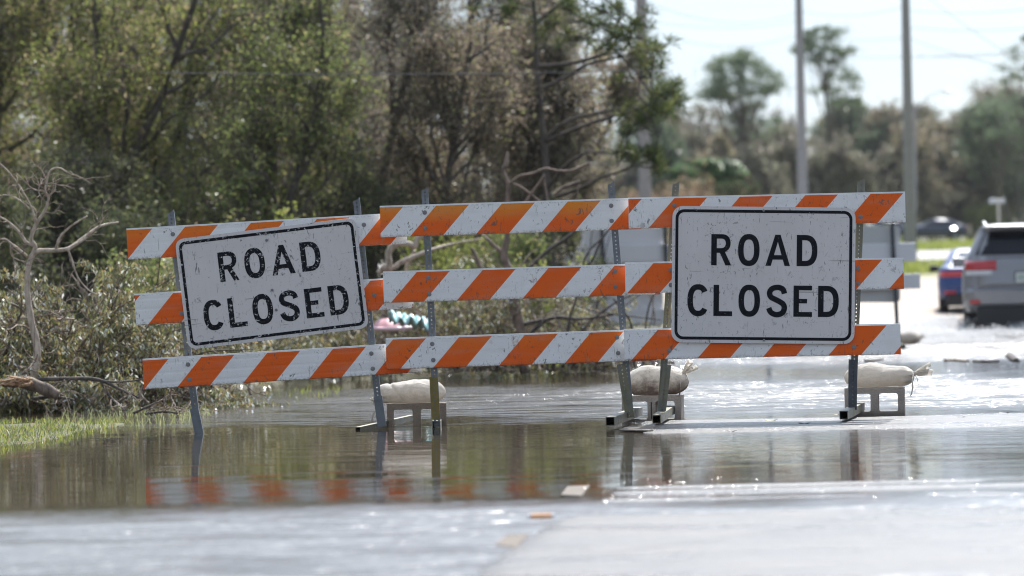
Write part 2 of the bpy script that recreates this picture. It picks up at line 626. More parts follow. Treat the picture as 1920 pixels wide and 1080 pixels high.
def glyph(ch):
    s_ = 0.178
    if ch == 'O':
        return 0.69, [arc(0.345, 0.5, 0.345, 0.515, 0, 354, 44, 0.86), arc(0.345, 0.5, 0.345 - s_, 0.515 - s_, 0, 354, 36, 0.82)]
    if ch == 'C':
        o_ = arc(0.345, 0.5, 0.345, 0.515, 33, 327, 40, 0.86)
        i_ = arc(0.345, 0.5, 0.345 - s_, 0.515 - s_, 40, 320, 34, 0.82)
        return 0.66, [o_ + i_[::-1]]
    if ch == 'D':
        return 0.665, [[(0, 0)] + arc(0.27, 0.5, 0.395, 0.5, -90, 90, 22, 0.82) + [(0, 1)],
                       [(s_, s_ * .95)] + arc(0.27, 0.5, 0.395 - s_, 0.5 - s_ * .95, -90, 90, 18, 0.8) + [(s_, 1 - s_ * .95)]]
    if ch == 'L':
        return 0.60, [[(0, 0), (0.60, 0), (0.60, 0.155), (s_, 0.155), (s_, 1), (0, 1)]]
    if ch == 'E':
        return 0.60, [[(0, 0), (0.60, 0), (0.60, .155), (s_, .155), (s_, .43), (.44, .43), (.44, .575), (s_, .575), (s_, .85), (.595, .85), (.595, 1), (0, 1)]]
    if ch == 'A':
        return 0.79, [[(0, 0), (.175, 0), (.232, .2), (.558, .2), (.615, 0), (.79, 0), (.48, 1), (.31, 1)], [(.275, .345), (.515, .345), (.395, .77)]]
    if ch == 'R':
        return 0.645, [[(0, 0), (s_, 0), (s_, .40), (.275, .40), (.46, 0), (.645, 0), (.44, .43)] + arc(.345, .715, .275, .285, -60, 90, 14, 0.9) + [(0, 1)],
                       [(s_, .55)] + arc(.33, .705, .135, .15, -90, 90, 12, 0.9) + [(s_, .855)]]
    if ch == 'S':
        p = crom([(.575, .735), (.535, .86), (.43, .925), (.30, .93), (.165, .88), (.10, .76), (.14, .63), (.27, .555), (.43, .475), (.545, .385), (.575, .26), (.52, .13), (.40, .068), (.27, .07), (.14, .14), (.075, .275)])
        return 0.655, [stroke(p, s_)]

def sign_panel(parent, Mx, wd, ht, words, seed, chips, rad, panel_mat=None, name='sign_panel', gaps=()):
    """Mx: frame centred on the sign, local x right, local z up, local y away"""
    def rr(w_, h_, r_, n=6):
        pts = []
        for cx, cy, a in ((w_ / 2 - r_, h_ / 2 - r_, 0), (-w_ / 2 + r_, h_ / 2 - r_, 90), (-w_ / 2 + r_, -h_ / 2 + r_, 180), (w_ / 2 - r_, -h_ / 2 + r_, 270)):
            pts += arc(cx, cy, r_, r_, a, a + 90, n)
        return pts
    T = Mx @ Matrix(((1, 0, 0, 0), (0, 0, -1, 0), (0, 1, 0, 0), (0, 0, 0, 1)))   # curve xy -> sign xz, curve z -> towards camera
    vs, fs = flat([rr(wd, ht, rad)], 0.0035, 0.0008)
    mb = MB(); mb.add([T @ v for v in vs], fs)
    pan = mb.build(name, panel_mat or mat_sign('sign_sheeting', seed), parent)
    uvl = pan.data.uv_layers.new(name='UVMap')
    for li, lp in enumerate(pan.data.loops):
        uvl.data[li].uv = (vs[lp.vertex_index].x, vs[lp.vertex_index].y)
    if not words:
        return pan
    ml = mat_letter('black_lettering', chips, seed)
    b0, bw = 0.020, 0.0195
    vs, fs = flat([rr(wd - 2 * b0, ht - 2 * b0, rad - b0 * .6), rr(wd - 2 * (b0 + bw), ht - 2 * (b0 + bw), rad - (b0 + bw) * .75)], 0.0008)
    mb = MB(); mb.add([T @ (v + Vector((0, 0, 0.0024))) for v in vs], fs)
    mb.build('border', ml, pan)
    for ch, x, y, cap in words:
        gw, shp = glyph(ch)
        vs, fs = flat([[(x + px_ * cap, y + py_ * cap) for px_, py_ in q] for q in shp], 0.0008)
        mb = MB(); mb.add([T @ (v + Vector((0, 0, 0.0024))) for v in vs], fs)
        mb.build('letter', ml, pan)
    return pan

ROADW = [('R', -98.5), ('O', -48.2), ('A', 3.3), ('D', 61.9)]
CLOSEDW = [('C', -142.4), ('L', -93.4), ('O', -46.5), ('S', 6.0), ('E', 56.7), ('D', 102.9)]

# ================================================================= front barricades
D0 = 26.0
grp = 'road closed barricades across the flooded road'
# ---- middle
bm = thing('road_barricade', G(985, 795), 'orange and white striped barricade without a sign, between the two ROAD CLOSED signs', 'barricade', grp)
MID = [(712, 388, 1235, 371.5, 57, 55, 123.6, 1.0, 1.0), (718, 511, 1236, 495, 57, 13, 123.6, 0.0, 2.0), (723, 636, 1230, 618.5, 57, 87, 123.6, 0.25, 3.0)]
for xl, yl, xr, yr, hp, of, pe, fa, sd in MID:
    o, Mx, ln, h = board(bm, xl, yl, xr, yr, hp, of, pe, fa, sd, 26.0, 26.02)
    bl = []
    for zf in (0.22, 0.73):
        bl += [((803 - 712) * S(26), -h * zf), ((1147 - 706) * S(26), -h * zf)]
    if sd == 1.0:
        bl = [(84 * S(26), -h * .23), (84 * S(26), -h * .75), (434 * S(26), -h * .2), (434 * S(26), -h * .7)]
    if sd == 2.0:
        bl = [(85 * S(26), -h * .22), (85.5 * S(26), -h * .76), (435 * S(26), -h * .2), (435 * S(26), -h * .7)]
    if sd == 3.0:
        bl = [(87 * S(26), -h * .21), (88 * S(26), -h * .74), (434 * S(26), -h * .2), (435 * S(26), -h * .72)]
    bolts(o, Mx, bl)
dp = 26.065
perf_tube(bm, 'post', W(820, 800, dp), W(796.5, 357, dp), 0.044, M_GALV, slant=0.022)
perf_tube(bm, 'post', W(1181.5, 775, dp), W(1145.5, 346, dp), 0.044, M_GALV, slant=0.022)
perf_tube(bm, 'sleeve', W(817, 785, dp), W(813, 707, dp), 0.055, M_YELLOW, hr=0.0062)
perf_tube(bm, 'sleeve', W(1181, 783, dp), W(1164.5, 683, dp), 0.057, M_OLIVE, hr=0.006)
tube_foot(bm, W(1144, 790, 25.35), W(1197, 771, 26.9), 0.057, M_GALV)
tube_foot(bm, W(818, 797, 26.0), W(822, 793, 26.9), 0.054, M_GALV)

# ---- left, leaning
bl_ = thing('road_barricade', G(520, 806), 'leaning striped barricade standing deepest in the water, with the tilted wide ROAD CLOSED sign', 'barricade', grp)
LEFT = [(237, 430.5, 760, 400, 56.5, 60, 123.6, 0.45, 4.0), (252, 553, 772, 520.5, 57, 22, 123.6, 0.0, 5.0), (267, 675, 787, 643, 55, 62, 123.6, 0.0, 6.0)]
for xl, yl, xr, yr, hp, of, pe, fa, sd in LEFT:
    o, Mx, ln, h = board(bl_, xl, yl, xr, yr, hp, of, pe, fa, sd, 26.06, 26.075, rib=0.0007)
    if sd == 4.0:
        bb = [(86.5 * S(26), -h * .24), (446 * S(26), -h * .3)]
    elif sd == 5.0:
        bb = [(87 * S(26), -h * .7), (450 * S(26), -h * .5)]
    else:
        bb = [(85 * S(26), -h * .25), (86 * S(26), -h * .77), (430 * S(26), -h * .26), (431 * S(26), -h * .78)]
    bolts(o, Mx, bb)
dp = 26.13
perf_tube(bl_, 'post', W(372, 812, dp), W(320.5, 400, dp), 0.044, M_GALV, slant=0.022)
perf_tube(bl_, 'post', W(714, 795, dp), W(668.5, 377, dp), 0.044, M_GALV, slant=0.022)
perf_tube(bl_, 'sleeve', W(374.5, 815, dp), W(364, 765, dp), 0.057, M_GALV, holes=False)
perf_tube(bl_, 'sleeve', W(716.5, 800, dp), W(708.5, 743, dp), 0.057, M_GALV, holes=False)
tube_foot(bl_, W(671, 806, 26.1), W(773, 783, 27.2), 0.038, M_GALV)
tube_foot(bl_, W(371, 838, 25.6), W(383, 828, 27.0), 0.052, M_GALV)
# sign
cL = W(509.8, 531.8, 26.045)
exL = (W(668, 408.5, 26.05) - W(329, 450, 26.04))
ML = frame(cL, exL, up)
k = S(26.04)
cap = 55.5 * k
words = [(c, x * k * 0.965, 14.5 * k, cap) for c, x in ROADW] + [(c, x * k * 0.965 + 3 * k, -73 * k, cap) for c, x in CLOSEDW]
sgl = sign_panel(bl_, ML, 341 * k, 208 * k, words, 3.0, 0.085, 0.055)
bolts(sgl, ML @ Matrix.Translation((0, -0.003, 0)), [(0, 94 * k), (0, 82 * k), (2 * k, -50 * k), (-1 * k, -12 * k)], 0.007)

# ---- right
br = thing('road_barricade', G(1430, 780), 'striped barricade on the road crown at right, carrying the upright tall ROAD CLOSED sign', 'barricade', grp)
RIGHT = [(1178, 372.5, 1697, 361, 56, 37, 122.8, 0.0, 7.0), (1172, 493.5, 1694, 485, 56.5, 3, 122.8, 0.0, 8.0), (1170, 619, 1688, 608.5, 56, 13.5, 122.8, 0.0, 9.0)]
for xl, yl, xr, yr, hp, of, pe, fa, sd in RIGHT:
    o, Mx, ln, h = board(br, xl, yl, xr, yr, hp, of, pe, fa, sd, 25.93, 25.95)
    if sd == 7.0:
        bb = [(86 * S(26), -h * .26), (434 * S(26), -h * .78)]
    elif sd == 8.0:
        bb = [(85 * S(26), -h * .25), (85 * S(26), -h * .75), (436 * S(26), -h * .3), (436 * S(26), -h * .8)]
    else:
        bb = [(84 * S(26), -h * .72), (430 * S(26), -h * .72)]
    bolts(o, Mx, bb)
dp = 26.0
perf_tube(br, 'post', W(1239, 775, dp), W(1267, 346, dp), 0.044, M_OLIVE, slant=0.022)
perf_tube(br, 'post', W(1598.5, 765, dp), W(1615, 340, dp), 0.044, M_OLIVE, slant=0.022)
perf_tube(br, 'sleeve', W(1240.5, 772, dp - .01), W(1250.5, 684, dp - .01), 0.055, M_OLIVE, hr=0.0062)
perf_tube(br, 'sleeve', W(1598, 768, dp - .01), W(1599.5, 674, dp - .01), 0.055, M_DARKST, hr=0.006)
tube_foot(br, W(1231, 786, 25.4), W(1258, 768, 26.7), 0.055, M_GALV)
tube_foot(br, W(1582, 778.5, 25.4), W(1614, 762, 26.8), 0.055, M_GALV)
cR = W(1431.5, 515.8, 25.92)
MR = frame(cR, W(1605, 390.5, 25.93) - W(1262, 387, 25.91), up)
k = S(25.92)
cap = 58.5 * k
words = [(c, x * k, 17.5 * k, cap) for c, x in ROADW] + [(c, x * k, -77.5 * k, cap) for c, x in CLOSEDW]
sgr = sign_panel(br, MR, 343.5 * k, 255.5 * k, words, 7.0, 0.0, 0.068)
bolts(sgr, MR @ Matrix.Translation((0, -0.003, 0)), [(-1 * k, 121 * k), (2 * k, -122 * k)], 0.006)

# ================================================================= cinder blocks and sandbags
def mat_concrete(name, col, wet=0.0):
    m, t, o = newmat(name)
    tc_ = t.nodes.new('ShaderNodeTexCoord').outputs['Object']
    f = noise(t, tc_, 120, 4, 0.8)
    c = mixc(t, ramp(t, f, [(0.3, 0.0), (0.7, 1.0)]), tuple(x * 0.55 for x in col), tuple(x * 1.25 for x in col))
    c = mixc(t, ramp(t, noise(t, tc_, 9, 4), [(0.4, 0.0), (0.7, 0.5)]), c, tuple(x * 0.6 for x in col))
    # the block's foot is soaked dark where the water has wicked up
    sp = t.nodes.new('ShaderNodeSeparateXYZ'); t.links.new(tc_, sp.inputs[0])
    wl = math_(t, 'ADD', sp.outputs[2], math_(t, 'MULTIPLY', noise(t, tc_, 18, 3), 0.04))
    c = mixc(t, ramp(t, wl, [(0.035, 0.75), (0.065, 0.0)]), c, (0.09, 0.075, 0.06))
    principled(t, o, c, 0.9, 0.0, f, 0.9, 0.004)
    return m
M_BLOCK = mat_concrete('concrete_block', (0.33, 0.29, 0.26))
M_BLOCKW = mat_concrete('soaked_concrete_block', (0.19, 0.155, 0.125))

def cinder_block(x0, x1, ytop, d, rz, label, zb, slot=False, mt=None):
    wd = 0.396; ht = 0.193; dpth = 0.19
    xc = (x0 + x1) / 2
    p = W(xc, ytop, d)
    loc = Vector((p.x, p.y, zb))
    t_ = thing('concrete_block', loc, label, 'concrete block', 'concrete blocks behind the barricades', rz)
    def rrect(cx, cy, a, b, r_):
        pts = []
        for sx, sy, an in ((1, 1, 0), (-1, 1, 90), (-1, -1, 180), (1, -1, 270)):
            pts += arc(cx + sx * (a - r_), cy + sy * (b - r_), r_, r_, an, an + 90, 4)
        return pts
    sh = [[(-wd / 2, 0), (wd / 2, 0), (wd / 2, ht), (-wd / 2, ht)],
          rrect(-0.092, ht / 2, 0.068, 0.064, 0.018), rrect(0.092, ht / 2, 0.068, 0.064, 0.018)]
    vs, fs = flat(sh, dpth, 0.003)
    mb = MB(); mb.add([(v.x, -v.z, v.y) for v in vs], fs)
    o = mb.build('block_shell', mt or M_BLOCK, t_, local=True)
    if slot:
        mb = MB(); mb.box((0.0, -dpth / 2 - 0.0005, ht * .5), (0.007, 0.004, 0.115)); mb.build('slot', M_BLACK, t_, local=True)
    return t_, p.z

def mat_bag(name, dirt, seed):
    m, t, o = newmat(name)
    tc_ = t.nodes.new('ShaderNodeTexCoord').outputs['Object']
    sh = mapped(t, tc_, (1, 1, 1), (seed, 0, 0))
    base = mixc(t, noise(t, sh, 8, 4), (0.74, 0.68, 0.60), (0.84, 0.80, 0.74))
    sp = t.nodes.new('ShaderNodeSeparateXYZ'); t.links.new(tc_, sp.inputs[0])
    lw = ramp(t, math_(t, 'ADD', math_(t, 'MULTIPLY', sp.outputs[2], 3.4), noise(t, sh, 12, 6, 0.75)), [(0.58, 1.0), (1.0, 0.0)])
    d1 = math_(t, 'MULTIPLY', lw, dirt)
    d2 = math_(t, 'MULTIPLY', ramp(t, noise(t, mapped(t, sh, (1, 1, 2)), 16, 6, 0.8), [(0.58, 0.0), (0.68, 0.8)]), dirt)
    c = mixc(t, math_(t, 'MAXIMUM', d1, d2), base, (0.17, 0.13, 0.11))
    wv = N(t, 'TexWave', Scale=60.0, Distortion=2.0); t.links.new(sh, wv.inputs['Vector'])
    hb = math_(t, 'ADD', math_(t, 'MULTIPLY', wv.outputs['Fac'], 0.10), math_(t, 'ADD', noise(t, sh, 14, 6, 0.75, 1.2), noise(t, mapped(t, sh, (6, 30, 14)), 1.0, 4, 0.6, 1.0)))
    p = principled(t, o, c, 0.8, 0.0, hb, 0.9, 0.022)
    tr = t.nodes.new('ShaderNodeBsdfTranslucent'); t.links.new(c, tr.inputs[0])
    mxs = t.nodes.new('ShaderNodeMixShader'); mxs.inputs[0].default_value = 0.38
    t.links.new(p.outputs[0], mxs.inputs[1]); t.links.new(tr.outputs[0], mxs.inputs[2])
    t.links.new(mxs.outputs[0], o.inputs['Surface'])
    return m

def sandbag(base, ln, ht, dep, neck_side, label, mat, seed, neck=(0.95, 0.6), ndir=(0.8, 0.4), tuft=0.1, tr=0.035, fold=0.0, rz=0.0):
    """lies along x on z=0 of its own frame; neck = (fraction of length, fraction of height) where the tied end leaves the sack"""
    t_ = thing('sandbag', base, label, 'sandbag', 'sandbags on concrete blocks', rz)
    rnd = random.Random(seed)
    ph = [rnd.uniform(0, 6.28) for _ in range(12)]
    NU, NT = 72, 56
    nkx, nkz = neck[0] * ln, neck[1] * ht
    vs, fs = [], []
    for i in range(NU + 1):
        s_ = i / NU
        q = 2 * s_ - 1
        prof = max(0.0, 1 - abs(q) ** 2.5) ** 0.5
        prof = max(prof, 0.02)
        asym = 1 - 0.12 * s_ + 0.06 * math.sin(7 * s_ + ph[6])
        for j in range(NT):
            a = 2 * math.pi * j / NT
            ca, sa = math.cos(a), math.sin(a)
            x = s_ * ln
            rz_, ry_ = ht * 0.56 * prof * asym, dep * 0.5 * prof ** 0.9
            k_ = 1 + 0.04 * math.sin(3 * a + ph[2] + s_ * 7) + 0.035 * math.sin(s_ * 15 + ph[3] + 2 * a) + 0.014 * math.sin(s_ * 37 + 4 * a + ph[4])
            k_ += fold * 0.12 * math.exp(-((s_ - 0.80) / 0.05) ** 2) * math.sin(2 * a + 0.6) - fold * 0.10 * math.exp(-((s_ - 0.68 - 0.1 * sa) / 0.02) ** 2)
            y = ca * ry_ * k_
            z = ht * 0.46 + sa * rz_ * k_
            if z < 0.006:
                z = 0.006 + z * 0.05
            # creases radiating from the neck
            dx, dz = x - nkx, z - nkz
            r_ = math.hypot(dx, dz, y)
            w_ = math.exp(-(r_ / 0.10) ** 2)
            an = math.atan2(dz, y + 1e-6)
            cr_ = w_ * 0.010 * math.sin(11 * an + ph[7])
            y += cr_; z += cr_
            xx = x if neck_side > 0 else ln - x
            vs.append((xx, y, z))
    for i in range(NU):
        for j in range(NT):
            j2 = (j + 1) % NT
            f = (i * NT + j, i * NT + j2, (i + 1) * NT + j2, (i + 1) * NT + j)
            fs.append(f if neck_side < 0 else tuple(reversed(f)))
    fs.append(tuple(range(NT)) if neck_side > 0 else tuple(reversed(range(NT))))
    fs.append(tuple(reversed(range(NU * NT, (NU + 1) * NT))) if neck_side > 0 else tuple(range(NU * NT, (NU + 1) * NT)))
    # gathered neck and ruffled tuft
    d = Vector((ndir[0], -0.15, ndir[1])).normalized()
    u = Vector((0, 1, 0)); v = d.cross(u).normalized(); u = v.cross(d)
    o0 = Vector((nkx, -0.01, nkz))
    b0 = len(vs)
    stn = [(-0.07, 0.065, .10), (-0.045, 0.045, .16), (-0.022, 0.025, .22), (0.0, 0.0125, .2), (0.012, 0.013, .25), (tuft * .35, tr * .62, .30), (tuft * .7, tr * .85, .36), (tuft, tr * 1.1, .40), (tuft * 1.02, tr * .8, .4)]
    for (l, r_, w_) in stn:
        for j in range(NT):
            a = 2 * math.pi * j / NT
            k_ = 1 + w_ * math.sin(7 * a + ph[8]) + w_ * 0.5 * math.sin(11 * a + ph[9] + l * 30)
            ee = 0.18 * tuft * math.sin(3 * a + ph[10]) * max(0, l / tuft)
            p = o0 + d * (l + ee) + (u * math.cos(a) + v * math.sin(a) * 0.75) * r_ * k_
            vs.append((p.x if neck_side > 0 else ln - p.x, p.y, p.z))
    for i in range(len(stn) - 1):
        for j in range(NT):
            j2 = (j + 1) % NT
            fs.append((b0 + i * NT + j, b0 + i * NT + j2, b0 + (i + 1) * NT + j2, b0 + (i + 1) * NT + j))
    mb = MB(); mb.add(vs, fs)
    mb.build('sack', mat, t_, smooth=True, local=True)
    nx = nkx if neck_side > 0 else ln - nkx
    mb = MB()
    for q in range(3):
        ring = [tuple(Vector((nx, -0.01, nkz)) + Vector((d.x * neck_side, d.y, d.z)) * 0.004 * (q - 1) + (Vector((u.x * neck_side, u.y, u.z)) * math.cos(a) + Vector((v.x * neck_side, v.y, v.z)) * math.sin(a)) * 0.0145) for a in [k_ * math.pi / 5 for k_ in range(11)]]
        mb.tube(ring, [0.0032] * 11, 5)
    mb.tube([(nx, -0.03, nkz), (nx - 0.016 * neck_side, -0.09, nkz - 0.04), (nx - 0.02, -0.12, nkz - 0.10), (nx - 0.032, -0.12, nkz - 0.15)], [0.004, .004, .0045, .005], 5)
    mb.tube([(nx, -0.02, nkz), (nx + 0.02, -0.04, nkz - 0.03), (nx + 0.03, -0.04, nkz - 0.075)], [0.0028, .0024, .0012], 5)
    mb.build('tie_string', mat, t_, local=True)
    fx = 0.0 if neck_side > 0 else ln
    mb = MB()
    for q in range(4):
        x0 = fx + 0.01 * (q - 1.5)
        mb.tube([(x0, -0.01, 0.03), (x0 - 0.012 * neck_side, -0.012, 0.0), (x0 - 0.014 * neck_side + 0.004 * q, -0.012, -0.03 - 0.012 * q)], [0.0012, 0.001, 0.0008], 4)
    mb.build('loose_thread', simple('thread', (0.4, 0.35, 0.3), 0.8), t_, local=True)
    return t_
k = S(26.35)
b1, zt = cinder_block(722, 840, 752, 26.75, R(1), 'soaked concrete block standing in the flood water behind the middle barricade', -0.035, mt=M_BLOCKW)
b1.location.z = W(781, 757, 26.75).z - 0.193
b2, zt = cinder_block(1172, 1276, 737, 26.7, R(-9), 'concrete block behind the joint of the middle and right barricades', 0.0, slot=True)
b2.location.z = W(1224, 742, 26.7).z - 0.193
b3, zt = cinder_block(1580, 1700, 727, 26.7, R(-7), 'concrete block behind the right end of the right barricade', 0.0)
b3.location.z = W(1640, 727.5, 26.7).z - 0.193
def ontop(b):
    return b.location.z + 0.193
p = W(702, 750, 26.72)
sandbag((p.x, p.y, ontop(b1) + 0.001), 0.485, 0.165, 0.21, -1, 'cream sandbag lying on the soaked block in the water', mat_bag('sandbag_cream', 0.35, 1.0), 3, neck=(0.97, 0.22), ndir=(0.8, -0.5), tuft=0.03, tr=0.03, fold=1.0)
p = W(1173, 740, 26.7)
sandbag((p.x, p.y, ontop(b2) + 0.001), 0.43, 0.205, 0.23, 1, 'mud stained sandbag with its tied neck sticking up, on the block beside the middle posts', mat_bag('sandbag_muddy', 1.0, 2.0), 5, neck=(0.90, 0.70), ndir=(0.65, 0.6), tuft=0.09, tr=0.04)
p = W(1583, 726, 26.7)
sandbag((p.x, p.y, ontop(b3) + 0.001), 0.475, 0.165, 0.22, 1, 'clean white sandbag on the block at the right end', mat_bag('sandbag_white', 0.22, 3.0), 8, neck=(0.985, 0.55), ndir=(0.9, 0.22), tuft=0.11, tr=0.04)
# ================================================================= ground, roads, flood water
def smooth(a, b, x):
    t = np.clip((x - a) / (b - a), 0, 1)
    return t * t * (3 - 2 * t)

def vnoise(X, Y, sc, seed=0):
    """cheap value noise on arrays"""
    rs = np.random.RandomState(seed)
    tab = rs.rand(256, 256)
    x, y = X * sc + 1000, Y * sc + 1000
    xi, yi = np.floor(x).astype(int), np.floor(y).astype(int)
    fx, fy = x - xi, y - yi
    fx, fy = fx * fx * (3 - 2 * fx), fy * fy * (3 - 2 * fy)
    g = lambda a, b: tab[a % 256, b % 256]
    return (g(xi, yi) * (1 - fx) * (1 - fy) + g(xi + 1, yi) * fx * (1 - fy) + g(xi, yi + 1) * (1 - fx) * fy + g(xi + 1, yi + 1) * fx * fy)

RISE_Y = [-50, 74, 86, 110, 122, 132, 145, 165, 200, 285, 600, 900]
RISE_Z = [-0.12, -0.10, 0.145, 0.70, 1.10, 1.38, 1.72, 2.2, 2.85, 3.7, 5.0, 6]
def ground_h(X, Y):
    base = np.interp(Y, RISE_Y, RISE_Z)
    # left bank: comes nearer the farther left it is
    yb = np.interp(X, [-9, -3.5, -2.0, -0.5, 1.2, 2.2, 3.0, 4.0], [35, 37, 42, 45, 50, 56, 66, 900])
    bank = smooth(0, 9, Y - yb) * 0.45 + np.clip(Y - yb, 0, 60) * 0.004
    z = np.maximum(base, -0.12 + bank + np.where(Y > yb, 0.06, 0))
    z = z + (vnoise(X, Y, 1.2, 3) - 0.5) * 0.10 * smooth(30, 40, Y)
    # near grassy shoal on the left
    xe = np.interp(Y, [22.0, 23.4, 26, 29.5, 31], [-3.35, -3.03, -2.82, -2.60, -2.75])
    sh = smooth(0.16, -0.2, X - xe) * smooth(21.4, 22.6, Y) * smooth(29.8, 28.4, Y)
    z = np.maximum(z, -0.12 + sh * (0.112 + 0.03 * vnoise(X, Y, 5.0, 11) + 0.012 * vnoise(X, Y, 13.0, 13)))
    return z

xs = np.concatenate([np.linspace(-260, -30, 24), np.linspace(-28, -9, 24), np.linspace(-8.6, 12, 90), np.linspace(13, 40, 28), np.linspace(48, 300, 24)])
ys = np.concatenate([np.linspace(-20, 10, 7), np.linspace(11, 60, 120), np.linspace(61, 130, 70), np.linspace(133, 300, 60), np.linspace(315, 900, 24)])
XX, YY = np.meshgrid(xs, ys, indexing='ij')
ZZ = ground_h(XX, YY)
nx_, ny_ = XX.shape
idx = np.arange(nx_ * ny_).reshape(nx_, ny_)
Fg = np.stack([idx[:-1, :-1], idx[1:, :-1], idx[1:, 1:], idx[:-1, 1:]], -1).reshape(-1, 4)
m, t, o = newmat('ground_soil')
geo = t.nodes.new('ShaderNodeNewGeometry').outputs['Position']
sp = t.nodes.new('ShaderNodeSeparateXYZ'); t.links.new(geo, sp.inputs[0])
yw = math_(t, 'ADD', sp.outputs[1], math_(t, 'MULTIPLY', math_(t, 'SUBTRACT', noise(t, geo, 0.35, 4), 0.5), 9.0))
sand = mixc(t, noise(t, mapped(t, geo, (0.25, 1.2, 1)), 1.0, 6, 0.6), (0.30, 0.24, 0.185), (0.50, 0.42, 0.35))
soil = mixc(t, noise(t, geo, 2.0, 6), (0.05, 0.042, 0.028), (0.12, 0.10, 0.06))
grassc = mixc(t, noise(t, geo, 0.9, 6), (0.075, 0.11, 0.018), (0.22, 0.22, 0.06))
c = mixc(t, ramp(t, math_(t, 'DIVIDE', yw, 100.0), [(0.71, 0.0), (0.76, 1.0)]), soil, sand)
c = mixc(t, ramp(t, math_(t, 'DIVIDE', yw, 200.0), [(0.595, 0.0), (0.61, 1.0)]), c, grassc)
c = mixc(t, ramp(t, sp.outputs[0], [(0.0, 0.0), (0.0, 0.0)]), c, c)
lf = ramp(t, math_(t, 'DIVIDE', math_(t, 'ADD', sp.outputs[0], 20.0), 40.0), [(0.58, 1.0), (0.62, 0.0)])
c = mixc(t, lf, c, mixc(t, noise(t, geo, 1.5, 5), (0.05, 0.042, 0.028), (0.11, 0.11, 0.045)))
principled(t, o, c, 0.9, 0, noise(t, geo, 14, 4), 0.6, 0.03)
props(npmesh('ground', np.stack([XX, YY, ZZ], -1).reshape(-1, 3), Fg, m, smooth=True), kind='structure')

# flooded road in the foreground: crowned asphalt that breaks the surface in two strips
rxs = np.arange(-0.6, 9.0, 0.07)
rys = np.concatenate([np.arange(8.0, 34.0, 0.07), np.arange(34.2, 90, 0.8)])
RX, RY = np.meshgrid(rxs, rys, indexing='ij')
xe = np.interp(RY, [8, 13.7, 17.5, 25, 34, 90], [-0.70, -0.20, 0.25, 0.66, 0.85, 1.9])
inn = smooth(-0.10, 0.22, RX - xe)
nzr = (vnoise(RX, RY, 0.9, 5) - 0.5) * 0.014 + (vnoise(RX, RY, 3.1, 6) - 0.5) * 0.006
strip = smooth(24.0, 24.6, RY) * smooth(26.9, 26.2, RY)
near = smooth(16.1, 15.4, RY) * (0.6 + 0.4 * smooth(11.8, 13.0, RY))
midb = smooth(16.2, 16.7, RY) * smooth(18.6, 17.8, RY) * vnoise(RX * 0.25 + 3, RY * 5.0, 1.0, 12) * 2.0
hz = -0.014 + 0.024 * strip + 0.026 * near + 0.013 * midb + nzr * 0.8
hz = hz - 0.03 * smooth(26.5, 30, RY)
hz = np.where(RY > 34, -0.05, hz)
hz = hz * inn + (-0.10) * (1 - inn)
hz = np.where(RY > 72, np.interp(RY, RISE_Y, RISE_Z) + 0.02, hz)
nx_, ny_ = RX.shape
idx = np.arange(nx_ * ny_).reshape(nx_, ny_)
Fr = np.stack([idx[:-1, :-1], idx[1:, :-1], idx[1:, 1:], idx[:-1, 1:]], -1).reshape(-1, 4)
m, t, o = newmat('wet_asphalt')
geo = t.nodes.new('ShaderNodeNewGeometry').outputs['Position']
c = mixc(t, noise(t, geo, 70, 3, 0.8), (0.035, 0.035, 0.036), (0.11, 0.105, 0.10))
c = mixc(t, ramp(t, noise(t, geo, 1.5, 4), [(0.4, 0.0), (0.7, 0.6)]), c, (0.12, 0.10, 0.085))
sp = t.nodes.new('ShaderNodeSeparateXYZ'); t.links.new(geo, sp.inputs[0])
sandy = ramp(t, math_(t, 'DIVIDE', sp.outputs[1], 100.0), [(0.74, 0.0), (0.80, 1.0)])
c = mixc(t, sandy, c, (0.42, 0.35, 0.29))
pt = noise(t, mapped(t, geo, (0.5, 1.6, 1)), 1.0, 5, 0.6)
rgh = math_(t, 'ADD', ramp(t, noise(t, geo, 5, 5, 0.7), [(0.3, 0.10), (0.7, 0.22)]), ramp(t, pt, [(0.38, 0.05), (0.62, 0.28)]))
ck = N(t, 'TexVoronoi', Scale=0.55, feature='DISTANCE_TO_EDGE'); t.links.new(mapped(t, geo, (1, 0.45, 1)), ck.inputs['Vector'])
c = mixc(t, ramp(t, ck.outputs['Distance'], [(0.004, 0.7), (0.010, 0.0)]), c, (0.012, 0.012, 0.012))
principled(t, o, c, rgh, 0, noise(t, geo, 160, 2, 0.6), 0.8, 0.006, spec=0.26)
props(npmesh('road', np.stack([RX, RY, hz], -1).reshape(-1, 3), Fr, m, smooth=True), kind='structure')

# cross road on the rise beyond
mb = MB()
prev = None
cx = np.linspace(-20, 140, 33)
vs = []
for x in cx:
    for y in (137.0, 145, 152, 158.5):
        vs.append((x, y, float(np.interp(y, RISE_Y, RISE_Z)) + 0.07))
fs = []
for i in range(len(cx) - 1):
    for j in range(3):
        fs.append((i * 4 + j, (i + 1) * 4 + j, (i + 1) * 4 + j + 1, i * 4 + j + 1))
mb.add(vs, fs)
props(mb.build('cross_road', simple('pale_road', (0.34, 0.32, 0.31), 0.8, var=0.12, scale=0.5)), kind='structure')

